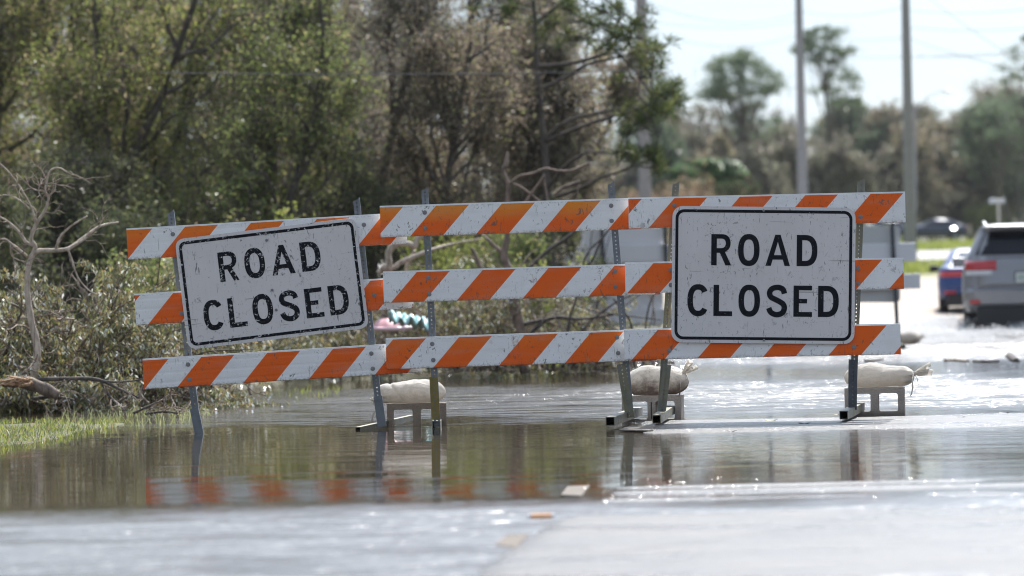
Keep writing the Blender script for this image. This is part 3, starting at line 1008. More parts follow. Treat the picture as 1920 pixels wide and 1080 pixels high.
# flood water: one sheet with ripples whose strength varies over the pond
m, t, o = newmat('flood_water')
geo = t.nodes.new('ShaderNodeNewGeometry').outputs['Position']
sp = t.nodes.new('ShaderNodeSeparateXYZ'); t.links.new(geo, sp.inputs[0])
wob = math_(t, 'SUBTRACT', noise(t, mapped(t, geo, (0.7, 0.35, 1)), 1.0, 3), 0.5)
yy = math_(t, 'ADD', sp.outputs[1], math_(t, 'MULTIPLY', math_(t, 'MULTIPLY', wob, 0.22), sp.outputs[1]))
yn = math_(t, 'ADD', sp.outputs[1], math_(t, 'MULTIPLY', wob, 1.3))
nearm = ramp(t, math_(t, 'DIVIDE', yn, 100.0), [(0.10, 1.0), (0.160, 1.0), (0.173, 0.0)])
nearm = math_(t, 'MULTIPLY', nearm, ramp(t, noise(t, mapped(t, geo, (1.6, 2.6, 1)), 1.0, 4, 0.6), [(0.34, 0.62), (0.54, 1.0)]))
farm = ramp(t, math_(t, 'DIVIDE', yy, 100.0), [(0.270, 0.0), (0.285, 0.7), (0.33, 1.0), (0.365, 0.8), (0.385, 0.05), (0.42, 0.04), (0.45, 0.8), (0.54, 1.0), (1.0, 1.0)])
rt = ramp(t, math_(t, 'DIVIDE', math_(t, 'ADD', sp.outputs[0], 10.0), 20.0), [(0.33, 0.25), (0.44, 1.0)])
farm = math_(t, 'MULTIPLY', farm, rt)
streak = ramp(t, noise(t, mapped(t, geo, (0.9, 3.4, 1)), 1.0, 4, 0.6), [(0.40, 0.25), (0.60, 1.0)])
farm = math_(t, 'MULTIPLY', farm, streak)
calm = ramp(t, noise(t, mapped(t, geo, (0.5, 2.2, 1)), 1.0, 3), [(0.45, 0.0), (0.7, 1.0)])
g1 = noise(t, mapped(t, geo, (8.0, 13.0, 1)), 1.0, 1.5, 0.5)
g2 = noise(t, mapped(t, geo, (26.0, 40.0, 1)), 1.0, 2, 0.5)
g3 = noise(t, mapped(t, geo, (1.3, 7.0, 1)), 1.0, 4, 0.5)
# heights in metres
h_near = math_(t, 'MULTIPLY', nearm, math_(t, 'ADD', math_(t, 'MULTIPLY', g1, 0.034), math_(t, 'MULTIPLY', g2, 0.0025)))
h_far = math_(t, 'MULTIPLY', farm, math_(t, 'ADD', math_(t, 'MULTIPLY', g3, 0.055), math_(t, 'MULTIPLY', g1, 0.010)))
h_calm = math_(t, 'MULTIPLY', math_(t, 'ADD', calm, 0.25), math_(t, 'MULTIPLY', g3, 0.0022))
shl = math_(t, 'MULTIPLY', ramp(t, math_(t, 'DIVIDE', math_(t, 'ADD', sp.outputs[0], 10.0), 20.0), [(0.525, 0.0), (0.575, 1.0)]), ramp(t, math_(t, 'DIVIDE', yy, 100.0), [(0.165, 0.6), (0.185, 0.5), (0.20, 0.15), (0.225, 1.0), (0.28, 1.0)]))
h_calm = math_(t, 'ADD', h_calm, math_(t, 'MULTIPLY', shl, math_(t, 'MULTIPLY', g3, 0.012)))
hh = math_(t, 'ADD', h_near, math_(t, 'ADD', h_far, h_calm))
p = t.nodes.new('ShaderNodeBsdfPrincipled')
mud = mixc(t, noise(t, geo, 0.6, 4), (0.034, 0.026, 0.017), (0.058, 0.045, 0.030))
mud = mixc(t, nearm, mud, mixc(t, noise(t, geo, 1.1, 5), (0.10, 0.10, 0.10), (0.15, 0.15, 0.15)))  # paler grey painted into the near water stands in for reflected sky brightness
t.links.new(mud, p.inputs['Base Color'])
p.inputs['IOR'].default_value = 1.42
rr_ = math_(t, 'ADD', 0.018, math_(t, 'ADD', math_(t, 'MULTIPLY', nearm, 0.27), math_(t, 'ADD', math_(t, 'MULTIPLY', farm, 0.24), math_(t, 'MULTIPLY', shl, 0.07))))
t.links.new(rr_, p.inputs['Roughness'])
b = t.nodes.new('ShaderNodeBump'); b.inputs['Strength'].default_value = 1.0; b.inputs['Distance'].default_value = 1.0
t.links.new(hh, b.inputs['Height']); t.links.new(b.outputs[0], p.inputs['Normal'])
t.links.new(p.outputs[0], o.inputs['Surface'])
M_WATER = m
wx = np.linspace(-60, 60, 41); wy = np.linspace(2, 92, 41)
WX, WY = np.meshgrid(wx, wy, indexing='ij')
idx = np.arange(41 * 41).reshape(41, 41)
Fw = np.stack([idx[:-1, :-1], idx[1:, :-1], idx[1:, 1:], idx[:-1, 1:]], -1).reshape(-1, 4)
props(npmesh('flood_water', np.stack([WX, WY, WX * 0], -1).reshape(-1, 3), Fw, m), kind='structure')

# ================================================================= vegetation tools
LEAFK = 4.1
def leafmat(name, stops, gloss=0.03, trans=0.5, rough=0.35):
    m, t, o = newmat(name)
    g = t.nodes.new('ShaderNodeNewGeometry')
    c = ramp(t, g.outputs['Random Per Island'], [(p_, tuple(min(0.8, x * LEAFK) for x in c_)) for p_, c_ in stops])
    d = t.nodes.new('ShaderNodeBsdfDiffuse'); t.links.new(c, d.inputs[0])
    tr = t.nodes.new('ShaderNodeBsdfTranslucent'); t.links.new(c, tr.inputs[0])
    a = t.nodes.new('ShaderNodeMixShader'); a.inputs[0].default_value = trans
    t.links.new(d.outputs[0], a.inputs[1]); t.links.new(tr.outputs[0], a.inputs[2])
    gl = t.nodes.new('ShaderNodeBsdfGlossy'); gl.inputs['Roughness'].default_value = rough
    b = t.nodes.new('ShaderNodeMixShader'); b.inputs[0].default_value = gloss
    t.links.new(a.outputs[0], b.inputs[1]); t.links.new(gl.outputs[0], b.inputs[2])
    t.links.new(b.outputs[0], o.inputs['Surface'])
    return m

def barkmat(name, a, b, scale=14):
    m, t, o = newmat(name)
    ob = t.nodes.new('ShaderNodeTexCoord').outputs['Object']
    f = noise(t, mapped(t, ob, (1, 1, 0.35)), scale, 6, 0.7)
    principled(t, o, mixc(t, ramp(t, f, [(0.35, 0.0), (0.65, 1.0)]), a, b), 0.85, 0, f, 0.7, 0.01)
    return m

OLIVE = leafmat('olive_leaves', [(0.0, (0.030, 0.038, 0.012)), (0.35, (0.058, 0.068, 0.018)), (0.6, (0.085, 0.092, 0.026)), (0.75, (0.11, 0.092, 0.045)), (1.0, (0.10, 0.078, 0.055))])
GREEN = leafmat('green_leaves', [(0.0, (0.024, 0.033, 0.013)), (0.5, (0.050, 0.060, 0.020)), (0.8, (0.080, 0.090, 0.028)), (1.0, (0.10, 0.078, 0.045))])
DARKG = leafmat('dark_green_leaves', [(0.0, (0.010, 0.013, 0.007)), (0.6, (0.022, 0.026, 0.012)), (1.0, (0.045, 0.046, 0.020))], gloss=0.02)
BROWN = leafmat('browned_leaves', [(0.0, (0.034, 0.028, 0.021)), (0.4, (0.070, 0.057, 0.040)), (0.72, (0.10, 0.080, 0.060)), (0.82, (0.060, 0.062, 0.028)), (1.0, (0.075, 0.075, 0.032))])
BROWN2 = leafmat('grey_brown_leaves', [(0.0, (0.040, 0.034, 0.029)), (0.5, (0.075, 0.063, 0.052)), (0.75, (0.052, 0.055, 0.036)), (1.0, (0.065, 0.070, 0.045))])
FARGR = leafmat('distant_green_leaves', [(0.0, (0.020, 0.028, 0.018)), (0.6, (0.038, 0.050, 0.030)), (1.0, (0.06, 0.066, 0.042))])
RUST = leafmat('rusty_dead_leaves', [(0.0, (0.06, 0.038, 0.024)), (0.6, (0.095, 0.065, 0.042)), (1.0, (0.07, 0.058, 0.035))])
YELG = leafmat('yellow_green_leaves', [(0.0, (0.04, 0.05, 0.012)), (0.6, (0.08, 0.092, 0.02)), (1.0, (0.11, 0.10, 0.04))], trans=0.45)
PALMG = leafmat('palm_frond_green', [(0.0, (0.008, 0.020, 0.006)), (0.6, (0.018, 0.038, 0.010)), (1.0, (0.045, 0.055, 0.018))], trans=0.3)
NEEDLE = leafmat('pine_needles', [(0.0, (0.008, 0.013, 0.005)), (0.6, (0.020, 0.027, 0.009)), (1.0, (0.045, 0.045, 0.016))], gloss=0.02)
BARK = barkmat('grey_brown_bark', (0.045, 0.038, 0.032), (0.15, 0.125, 0.105))
BARKD = barkmat('dark_bark', (0.045, 0.037, 0.032), (0.13, 0.105, 0.09))
BARKP = barkmat('pale_peeling_bark', (0.22, 0.17, 0.12), (0.62, 0.52, 0.43), 22)
TWIG = barkmat('twig_bark', (0.07, 0.055, 0.045), (0.20, 0.155, 0.12))

def rdir(rs, n):
    v = rs.normal(size=(n, 3))
    return v / np.linalg.norm(v, axis=1, keepdims=True)

def grow(rs, st, dr, ln, m, wander, lift):
    """N polylines at once -> (N, m+1, 3)"""
    n = len(st)
    P = np.zeros((n, m + 1, 3)); P[:, 0] = st
    d = dr / np.linalg.norm(dr, axis=1, keepdims=True)
    for k in range(m):
        d = d + rs.normal(size=(n, 3)) * wander + np.array([0, 0, lift])
        d /= np.linalg.norm(d, axis=1, keepdims=True)
        P[:, k + 1] = P[:, k] + d * (ln / m)[:, None]
    return P

def sample(rs, P, n, lo, hi):
    N_, m = P.shape[0], P.shape[1] - 1
    i = rs.randint(0, N_, n)
    t_ = rs.uniform(lo, hi, n) * m
    k = np.minimum(t_.astype(int), m - 1)
    f = (t_ - k)[:, None]
    a, b = P[i, k], P[i, k + 1]
    d = b - a
    return a * (1 - f) + b * f, d / np.linalg.norm(d, axis=1, keepdims=True), i

def poly_tubes(P, r0, r1, ns=5):
    """tubes round N polylines (N, m+1, 3) with start / end radii (N,)"""
    N_, m1 = P.shape[0], P.shape[1]
    T = np.gradient(P, axis=1)
    T /= np.linalg.norm(T, axis=2, keepdims=True) + 1e-9
    ref = np.where(np.abs(T[..., 2:3]) < 0.9, np.array([0, 0, 1.0]), np.array([1.0, 0, 0]))
    U = np.cross(T, ref); U /= np.linalg.norm(U, axis=2, keepdims=True) + 1e-9
    V = np.cross(T, U)
    f = np.linspace(0, 1, m1)[None, :]
    r = (r0[:, None] * (1 - f) + r1[:, None] * f)[..., None, None]
    a = np.arange(ns) / ns * 2 * np.pi
    ring = P[:, :, None, :] + r * (U[:, :, None, :] * np.cos(a)[None, None, :, None] + V[:, :, None, :] * np.sin(a)[None, None, :, None])
    vs = ring.reshape(-1, 3)
    base = np.arange(N_)[:, None, None] * (m1 * ns) + np.arange(m1 - 1)[None, :, None] * ns
    k = np.arange(ns)[None, None, :]; k2 = (k + 1) % ns
    q = np.stack([base + k, base + k2, base + ns + k2, base + ns + k], -1).reshape(-1, 4)
    return vs, q

def join(parts):
    vs, fs, b = [], [], 0
    for v, f in parts:
        vs.append(v); fs.append(f + b); b += len(v)
    return np.concatenate(vs), np.concatenate(fs)

def leaves(rs, C, ln, wd, droop=0.3, bias=None):
    """diamond leaves with a slight fold at points C"""
    n = len(C)
    t_ = rdir(rs, n); t_[:, 2] -= droop
    if bias is not None:
        t_ = t_ + bias
    t_ /= np.linalg.norm(t_, axis=1, keepdims=True)
    b = np.cross(t_, rdir(rs, n)); b /= np.linalg.norm(b, axis=1, keepdims=True) + 1e-9
    l = (ln * rs.uniform(0.6, 1.35, n))[:, None]; w_ = (wd * rs.uniform(0.6, 1.3, n))[:, None]
    V = np.stack([C, C + t_ * l * 0.45 + b * w_ / 2, C + t_ * l, C + t_ * l * 0.45 - b * w_ / 2], 1).reshape(-1, 3)
    return V, np.arange(4 * n).reshape(n, 4)

def gz(x, y):
    return float(ground_h(np.array([x]), np.array([y]))[0])

def tree(name, x, y, ht, rad, label, group, seed, leafm, nleaf, lsize, bark=BARK, crown0=0.2, trunkr=None, nl1=16, nl2=7, ntw=1500,
         trunks=1, spread=0.16, droop=0.3, lean=(0, 0), flat_top=False, clump=0.5, twr=0.006, z=None, cat='tree', twigm=None, upb=0.10, laspect=0.42, crown='crown'):
    rs = np.random.RandomState(seed)
    z0 = (gz(x, y) if z is None else z) - 0.1
    t_ = thing(name, (x, y, z0), label, cat, group)
    tr = trunkr or ht * 0.018
    st = np.array([[x, y, z0]] * trunks) + rs.normal(size=(trunks, 3)) * np.array([0.15, 0.15, 0]) * (trunks > 1)
    dr = np.array([[lean[0], lean[1], 1.0]] * trunks) + rs.normal(size=(trunks, 3)) * np.array([0.25, 0.25, 0]) * (trunks > 1)
    T0 = grow(rs, st, dr, np.full(trunks, ht * 0.93), 10, 0.06, 0.03)
    s1, d1, _ = sample(rs, T0, nl1 * trunks, crown0, 0.97)
    rel = np.clip((s1[:, 2] - z0) / ht, 0, 1)
    out = rdir(rs, len(s1)); out[:, 2] = np.abs(out[:, 2]) * 0.5 + (0.5 if flat_top else 0.15)
    if flat_top:
        l1 = rad * rs.uniform(0.7, 1.15, len(s1)) * np.clip(1.35 - rel * 0.7, 0.4, 1)
    else:
        l1 = rad * rs.uniform(0.55, 1.15, len(s1)) * np.sqrt(np.clip(1.15 - rel, 0.12, 1))
    P1 = grow(rs, s1, out + d1 * 0.3, l1, 7, 0.17, upb)
    s2, d2, i2 = sample(rs, P1, nl2 * len(s1), 0.25, 1.0)
    P2 = grow(rs, s2, d2 + rdir(rs, len(s2)) * 0.9, l1[i2] * rs.uniform(0.25, 0.5, len(s2)), 5, 0.22, 0.05)
    s3, d3, i3 = sample(rs, P2, ntw, 0.2, 1.0)
    P3 = grow(rs, s3, d3 + rdir(rs, ntw) * 0.9, rad * rs.uniform(0.10, 0.26, ntw), 3, 0.25, -droop * 0.3)
    v, f = poly_tubes(T0, np.full(trunks, tr), np.full(trunks, tr * 0.25), 9)
    npmesh('trunk', v, f, bark, t_, smooth=True)
    parts = [poly_tubes(P1, np.full(len(s1), tr * 0.38), np.full(len(s1), tr * 0.08), 6),
             poly_tubes(P2, np.full(len(s2), max(tr * 0.10, twr * 1.4)), np.full(len(s2), twr), 4)]
    tw = poly_tubes(P3, np.full(ntw, twr), np.full(ntw, twr * 0.4), 3)
    if crown == 'foliage':
        parts.append(tw)
    v, f = join(parts)
    npmesh('limbs', v, f, bark, t_, smooth=True)
    if crown != 'foliage':
        npmesh('twigs', tw[0], tw[1], twigm or TWIG, t_)
    wts = np.where(rs.rand(ntw) < clump, rs.rand(ntw) * 0.15, rs.rand(ntw) + 0.4)
    i = rs.choice(ntw, nleaf, p=wts / wts.sum())
    tt = rs.uniform(0.1, 1.05, nleaf)[:, None] * 3
    k = np.minimum(tt.astype(int), 2)[:, 0]
    C = P3[i, k] + (P3[i, k + 1] - P3[i, k]) * (tt - k[:, None]) + rs.normal(size=(nleaf, 3)) * spread * rad * 0.22
    keep = C[:, 2] > z0 + 0.05
    C = C[keep]
    v, f = leaves(rs, C, lsize, lsize * laspect, droop)
    npmesh(crown, v, f, leafm, t_)
    return t_

def px(x, y, d):
    p = W(x, y, d)
    return p.x, p.y
# ================================================================= trees of the left bank (50 - 75 m)
gl = 'storm battered trees on the left bank'
LT = [
    # x px, d, height, radius, material, nleaf, label
    (-60, 55, 7.0, 2.6, OLIVE, 16000, 'olive green tree rising at the left edge of the picture', 0.03, 2),
    (150, 51, 6.3, 2.0, OLIVE, 16000, 'willowy yellow-olive tree behind the fallen branches at far left', 0.02, 3),
    (150, 47.5, 2.2, 1.1, DARKG, 7000, 'dark green bush right behind the bare forked branch', 0.02, 4),
    (330, 54, 6.6, 2.3, OLIVE, 18000, 'bright olive tree with glinting leaves above the left barricade', 0.02, 3),
    (465, 50, 4.6, 1.7, GREEN, 13000, 'rounded green tree behind the left ROAD CLOSED sign', 0.04, 2),
    (560, 60, 7.4, 2.5, BROWN, 16000, 'half bare brown tree left of the middle, behind the olive ones', 0.03, 2),
    (640, 53, 5.4, 1.9, BROWN2, 13000, 'grey-brown withered tree above the left post of the middle barricade', 0.04, 2),
    (780, 57, 7.2, 2.4, BROWN, 17000, 'tall tangled brown tree in the middle of the left bank', 0.04, 2),
    (870, 52, 4.4, 1.7, BROWN, 13000, 'low brown leafed tree leaning over the brush in the middle', 0.05, 2),
    (905, 61, 6.8, 1.8, BROWN2, 11000, 'sparse greyish tree whose top lets the sky through', 0.1, 1),
    (1000, 54, 4.3, 1.05, BROWN2, 14000, 'dense grey-brown tree at the right end of the left bank', 0.03, 3),
    (240, 63, 8.0, 2.8, BROWN, 17000, 'bare topped brown tree farther back at left', 0.05, 2),
    (20, 66, 8.0, 3.0, BROWN, 15000, 'dark trunked brown tree at the back of the left corner', 0.05, 1),
    (430, 68, 8.0, 2.8, BROWN2, 15000, 'greyish tree at the back between the two olive ones', 0.05, 2),
    (700, 70, 7.8, 2.9, BROWN2, 15000, 'grey-brown tree filling the back behind the tangled brown one', 0.05, 2),
    (850, 72, 7.4, 2.2, BROWN2, 13000, 'back row tree with bare grey branches left of the sparse one', 0.05, 2),
    (1020, 66, 5.0, 1.25, BROWN, 12000, 'thin brown tree at the gap before the concrete pole', 0.05, 2),
]
for i, (x_, d_, h_, r_, mt_, nl_, lb_, c0, tk) in enumerate(LT):
    X_, Y_ = px(x_, 620, d_)
    tree('broadleaf_tree', X_, Y_, h_, r_, lb_, gl, 100 + i, mt_, int(nl_ * (1.8 if d_ < 62 else 1.9)), 0.068 if d_ < 62 else 0.10, crown0=c0, trunks=tk, trunkr=0.055 + h_ * 0.006,
         nl1=22 if tk < 3 else 12, nl2=8, ntw=2800, clump=0.45, spread=0.2, bark=BARKD if i % 2 else BARK, laspect=0.38)
# yellow-green shrubs and undergrowth along the bank
gs = 'shrubs under the trees of the left bank'
SH = [(300, 41.5, 1.15, 0.7, GREEN, 'grassy green shrub left of the left sign'),
      (545, 46, 1.5, 0.75, YELG, 'bright yellow-green shrub above the top of the left sign'),
      (440, 45, 1.2, 0.8, OLIVE, 'olive shrub hidden behind the left sign'),
      (620, 44, 0.75, 0.8, BROWN, 'brown withered shrub under the right corner of the left sign'),
      (850, 48, 1.6, 0.8, YELG, 'yellow-green shrub behind the brush pile, left part'),
      (960, 47, 1.5, 0.9, GREEN, 'green shrub behind the brush pile'),
      (1010, 45, 1.4, 0.7, YELG, 'yellow-green shrub near the right end of the brush pile'),
      (740, 50, 1.9, 1.0, DARKG, 'dark evergreen shrub in the gap between left and middle barricades'),
      (1075, 50, 2.1, 0.75, DARKG, 'dark green bush at the right foot of the left bank trees'),
      (0, 44, 1.6, 1.0, DARKG, 'dark bush at the left frame edge behind the debris'),
      (220, 45, 1.4, 1.0, DARKG, 'dark shrub between the left debris and the olive tree')]
for i, (x_, d_, h_, r_, mt_, lb_) in enumerate(SH):
    X_, Y_ = px(x_, 620, d_)
    tree('shrub', X_, Y_, h_, r_, lb_, gs, 200 + i, mt_, int(5200 * r_ / 0.8), 0.06, crown0=0.02, trunks=5, trunkr=0.018, nl1=6, nl2=5, ntw=700,
         clump=0.2, spread=0.35, cat='shrub', twr=0.003, crown='foliage')

# ---- pine reaching in front of the concrete pole
def pine(x, y, ht, label, seed, tufts, trunkr=0.13, tl=0.16, nn=46, group='pines'):
    rs = np.random.RandomState(seed)
    z0 = gz(x, y) - 0.1
    t_ = thing('pine_tree', (x, y, z0), label, 'pine tree', group)
    T0 = grow(rs, np.array([[x, y, z0]]), np.array([[0.0, 0, 1]]), np.array([ht]), 10, 0.02, 0.05)
    v, f = poly_tubes(T0, np.array([trunkr]), np.array([trunkr * 0.3]), 9)
    npmesh('trunk', v, f, BARK, t_, smooth=True)
    parts, C, Dn = [], [], []
    tfa = np.array([q[:3] for q in tufts])
    # main limbs run to spread-out tufts; the others fork off the nearest limb
    order = np.argsort(-np.abs(tfa[:, 0] - x) - 0.3 * rs.rand(len(tfa)))
    mains, LP_ = [], []
    for i_ in order:
        if all(np.linalg.norm(tfa[i_] - tfa[j_]) > 0.75 for j_ in mains) and len(mains) < 7:
            mains.append(i_)
    for i_ in mains:
        e = tfa[i_]
        zc = np.clip(e[2] - 0.45, z0 + 0.3, z0 + ht * 0.95)
        k = (zc - z0) / ht * 10; k0 = int(min(k, 9)); s_ = T0[0, k0] + (T0[0, k0 + 1] - T0[0, k0]) * (k - k0)
        P = grow(rs, s_[None], (e - s_)[None], np.array([np.linalg.norm(e - s_)]), 8, 0.16, 0.0)
        P[0] += (e - P[0, -1])[None] * np.linspace(0, 1, 9)[:, None]
        parts.append(poly_tubes(P, np.array([0.030]), np.array([0.010]), 6)); LP_.append(P[0])
    LP_ = np.concatenate(LP_)
    for (tx, ty, tz, r_) in tufts:
        e = np.array([tx, ty, tz])
        dd_ = np.linalg.norm(LP_ - e, axis=1) + (LP_[:, 2] > e[2] + 0.1) * 0.5
        s_ = LP_[np.argmin(dd_)]
        if np.linalg.norm(e - s_) > 0.03:
            mid = (s_ + e) / 2 + rs.normal(size=3) * 0.05
            P = np.array([[s_, s_ * .6 + mid * .4, mid, mid * .4 + e * .6, e]])
            parts.append(poly_tubes(P, np.array([0.013]), np.array([0.007]), 5))
        else:
            s_ = e - np.array([0.1, 0, 0.02])
        nt_ = max(3, int(r_ * 20))
        cc = e + rs.normal(size=(nt_, 3)) * r_ * np.array([0.5, 0.5, 0.33])
        C.append(cc); Dn.append(np.repeat((e - s_)[None] / np.linalg.norm(e - s_), nt_, 0))
        Pt = np.stack([np.repeat(e[None], nt_, 0) - (e - s_) * 0.12, (cc + e) / 2, cc], 1)
        parts.append(poly_tubes(Pt, np.full(nt_, 0.012), np.full(nt_, 0.005), 4))
    v, f = join(parts)
    npmesh('limbs', v, f, BARK, t_, smooth=True)
    C = np.concatenate(C); Dn = np.concatenate(Dn)
    CC = np.repeat(C, nn, 0); DD = np.repeat(Dn, nn, 0)
    v, f = leaves(rs, CC + rs.normal(size=CC.shape) * 0.02, tl, 0.007 + tl * 0.03, 0.0, bias=DD * 0.35 + np.array([0, 0, 0.25]))
    npmesh('needles', v, f, NEEDLE, t_)
    return t_
dpn = 50.0
tf = []
rs0 = np.random.RandomState(5)
for (x_, y_, r_) in [(1190, 40, .22), (1215, 95, .26), (1185, 60, .22), (1160, 30, .25), (1150, 70, .2), (1205, 70, .2), (1230, 90, .18), (1200, 140, .3), (1228, 100, .2),
                     (1250, 185, .26), (1262, 170, .16), (1225, 195, .24), (1195, 230, .22), (1220, 215, .2), (1270, 190, .2), (1240, 205, .2), (1205, 215, .2), (1180, 245, .18),
                     (1170, 290, .24), (1190, 300, .22), (1155, 285, .16), (1225, 300, .2), (1215, 290, .16), (1235, 315, .12), (1130, 20, .3), (1100, 45, .25), (1160, 100, .14), (1120, 90, .2),
                     (1060, 20, .3), (1080, 70, .25), (1030, 40, .25), (1000, -20, .4), (1100, -30, .4), (1180, -30, .4), (1050, -60, .4), (1150, -90, .4), (950, 10, .3)]:
    q = W(x_, y_, dpn + rs0.uniform(-0.9, 0.9))
    tf.append((q.x, q.y, q.z, r_))
q = W(1040, 620, dpn + 1)
pine(q.x, q.y, 5.4, 'slender pine with tufted boughs reaching in front of the leftmost concrete pole', 31, tf, 0.07)

# ================================================================= distant trees right (230 - 330 m)
gf = 'trees on the horizon'
FT = [
    (1225, 300, 150, 6.5, 4.2, FARGR, 'bluish green tree directly left of the leftmost concrete pole', False, 0.3),
    (1290, 262, 215, 8.0, 3.8, BROWN2, 'grey-brown tree between leftmost pole and the round crowned pine', False, 0.15),
    (1262, 240, 185, 9.4, 3.0, FARGR, 'dark leafy tree right behind the pine boughs', False, 0.3),
    (1440, 280, 245, 9.0, 4.0, BROWN2, 'brown tree under the round crowned pine', False, 0.1),
    (1480, 300, 265, 9.0, 4.5, BROWN2, 'greyish tree left of the middle concrete pole', False, 0.1),
    (1570, 260, 180, 10.6, 3.6, BROWN2, 'tall brown tree right of the middle concrete pole', False, 0.1),
    (1640, 250, 195, 9.8, 3.6, BROWN2, 'half bare brown tree left of the right concrete pole', False, 0.1),
    (1660, 300, 230, 11, 4.5, BROWN, 'dark brown tree behind the right concrete pole', False, 0.1),
    (1755, 290, 208, 11.5, 5.2, FARGR, 'rounded green tree right of the right concrete pole', False, 0.05),
    (1740, 250, 330, 6.0, 3.4, BROWN, 'low brown tree below the rounded green one', False, 0.05),
    (1835, 280, 235, 9.0, 4.2, BROWN2, 'brown tree above the silver car', False, 0.1),
    (1900, 300, 175, 13.0, 4.0, FARGR, 'tall ragged tree near the right frame edge', False, 0.45),
    (1880, 250, 290, 7.5, 4.0, BROWN2, 'brown tree behind the small street sign', False, 0.05),
    (1960, 260, 160, 10.0, 4.5, BROWN, 'brown tree just outside the right frame edge', False, 0.1),
    (1350, 250, 290, 6.5, 3.6, BROWN, 'low dark brown tree left of the palms', False, 0.05),
    (1240, 300, 345, 6.0, 3.4, BROWN, 'rusty leafed low tree behind the middle barricade', False, 0.05),
    (1160, 240, 330, 6.0, 3.6, BROWN2, 'greyish low tree at the gap beside the left bank', False, 0.05),
    (1530, 240, 270, 7.0, 3.6, BROWN2, 'pale brown tree right above the right sign', False, 0.05),
    (1420, 235, 330, 6.0, 3.4, BROWN2, 'faded brown thicket tree right of the palms', False, 0.05),
    (1100, 300, 260, 9.0, 5.0, BROWN2, 'far tree showing through the left bank edge', False, 0.1),
    (1700, 235, 350, 5.0, 3.2, BROWN2, 'low brown tree right behind the dark parked cars', False, 0.05),
    (1820, 240, 350, 5.0, 3.4, BROWN, 'yellowish bush tree behind the dark parked cars', False, 0.05),
    (1460, 345, 225, 9.0, 4.6, BROWN2, 'back row grey-brown tree left of the middle concrete pole', False, 0.05),
    (1525, 340, 215, 9.0, 4.6, BROWN, 'back row brown tree right beside the middle concrete pole', False, 0.05),
    (1615, 300, 208, 9.0, 4.4, FARGR, 'back row greenish tree midway between middle and right poles', False, 0.05),
    (1700, 305, 222, 9.0, 4.6, BROWN2, 'back row greyish tree directly behind the right concrete pole', False, 0.05),
    (1790, 310, 222, 9.0, 5.0, BROWN, 'back row brown tree between the right pole and the street sign', False, 0.05),
    (1865, 305, 212, 9.0, 4.8, FARGR, 'back row greenish tree above the street sign', False, 0.05),
    (1600, 270, 260, 8.0, 4.2, BROWN, 'brown tree standing between middle and right concrete poles', False, 0.05),
]
for i, (x_, d_, ytop, h_, r_, mt_, lb_, ft_, c0) in enumerate(FT):
    if x_ > 1540 and d_ < 300:
        d_, r_ = d_ + 65, r_ * 1.22
    top = W(x_, ytop, d_)
    g0 = gz(top.x, top.y)
    hh_ = top.z - g0
    tree('broadleaf_tree', top.x, top.y, hh_, r_, lb_, gf, 300 + i, mt_, int(11000), 0.28, crown0=c0, trunkr=0.16, trunks=2 if i % 2 else 1, nl1=20, nl2=8, ntw=1300,
         clump=0.35, spread=0.14, twr=0.022, laspect=0.5)

def umbrella(x, ytop, ybot_crown, d, rad, label, seed, mt=FARGR, nclump=26, trunkr=0.14, nper=150, ls=0.20, rz_=0.45):
    """high crowned pine / oak: bare trunk, separate leaf clumps on fanned limbs, sky between"""
    rs = np.random.RandomState(seed)
    top = W(x, ytop, d); bot = W(x, ybot_crown, d)
    g0 = gz(top.x, top.y)
    t_ = thing('tall_tree', (top.x, top.y, g0), label, 'tree', gf)
    ht = top.z - g0
    T0 = grow(rs, np.array([[top.x, top.y, g0 - 0.1]]), np.array([[0.05, 0, 1]]), np.array([bot.z - g0 + 0.5]), 8, 0.03, 0.03)
    v, f = poly_tubes(T0, np.array([trunkr]), np.array([trunkr * 0.6]), 8)
    npmesh('trunk', v, f, BARK, t_, smooth=True)
    cz = (top.z + bot.z) / 2; hz_ = (top.z - bot.z) / 2
    parts, C = [], []
    for k in range(int(nclump * 1.3)):
        an = rs.uniform(0, 2 * np.pi); el = rs.uniform(-0.35, 1.0)
        rr2 = np.sqrt(max(0.05, 1 - el * el)) * rs.uniform(0.55, 1.0)
        e = np.array([top.x + math.cos(an) * rad * rr2, top.y + math.sin(an) * rad * rr2, cz + el * hz_])
        s_ = T0[0, rs.randint(5, 9)]
        mid = (s_ + e) / 2 + np.array([0, 0, -0.15 * hz_]) + rs.normal(size=3) * 0.12
        P = np.array([[s_, s_ * .5 + mid * .5, mid, mid * .5 + e * .5, e]])
        parts.append(poly_tubes(P, np.array([trunkr * 0.28]), np.array([0.02]), 5))
        C.append(e + rs.normal(size=(nper, 3)) * rad * np.array([0.13, 0.13, 0.065]) * rs.uniform(0.5, 1.5))
    v, f = join(parts)
    npmesh('limbs', v, f, BARK, t_, smooth=True)
    v, f = leaves(rs, np.concatenate(C), ls, ls * 0.45, 0.0)
    npmesh('crown', v, f, mt, t_)
umbrella(1385, 102, 220, 240, 2.5, 'round crowned pine with sky showing below its cap, between leftmost and middle poles', 51, nclump=44)
umbrella(1420, 190, 290, 255, 2.0, 'smaller airy tree at the right foot of the round crowned pine', 52, nclump=14)
umbrella(1545, 50, 150, 250, 1.9, 'tallest slender tree with ragged top behind the middle concrete pole', 53, nclump=22, nper=170)
umbrella(1575, 130, 235, 255, 1.9, 'thin tree right below the tallest slender one', 54, nclump=14, nper=120)
umbrella(1870, 185, 300, 270, 2.2, 'ragged tree with bare stems left of the right frame edge', 55, nclump=14, nper=130)
umbrella(1925, 70, 200, 250, 1.6, 'tree crown cut by the right frame edge', 56, nclump=10, nper=130)
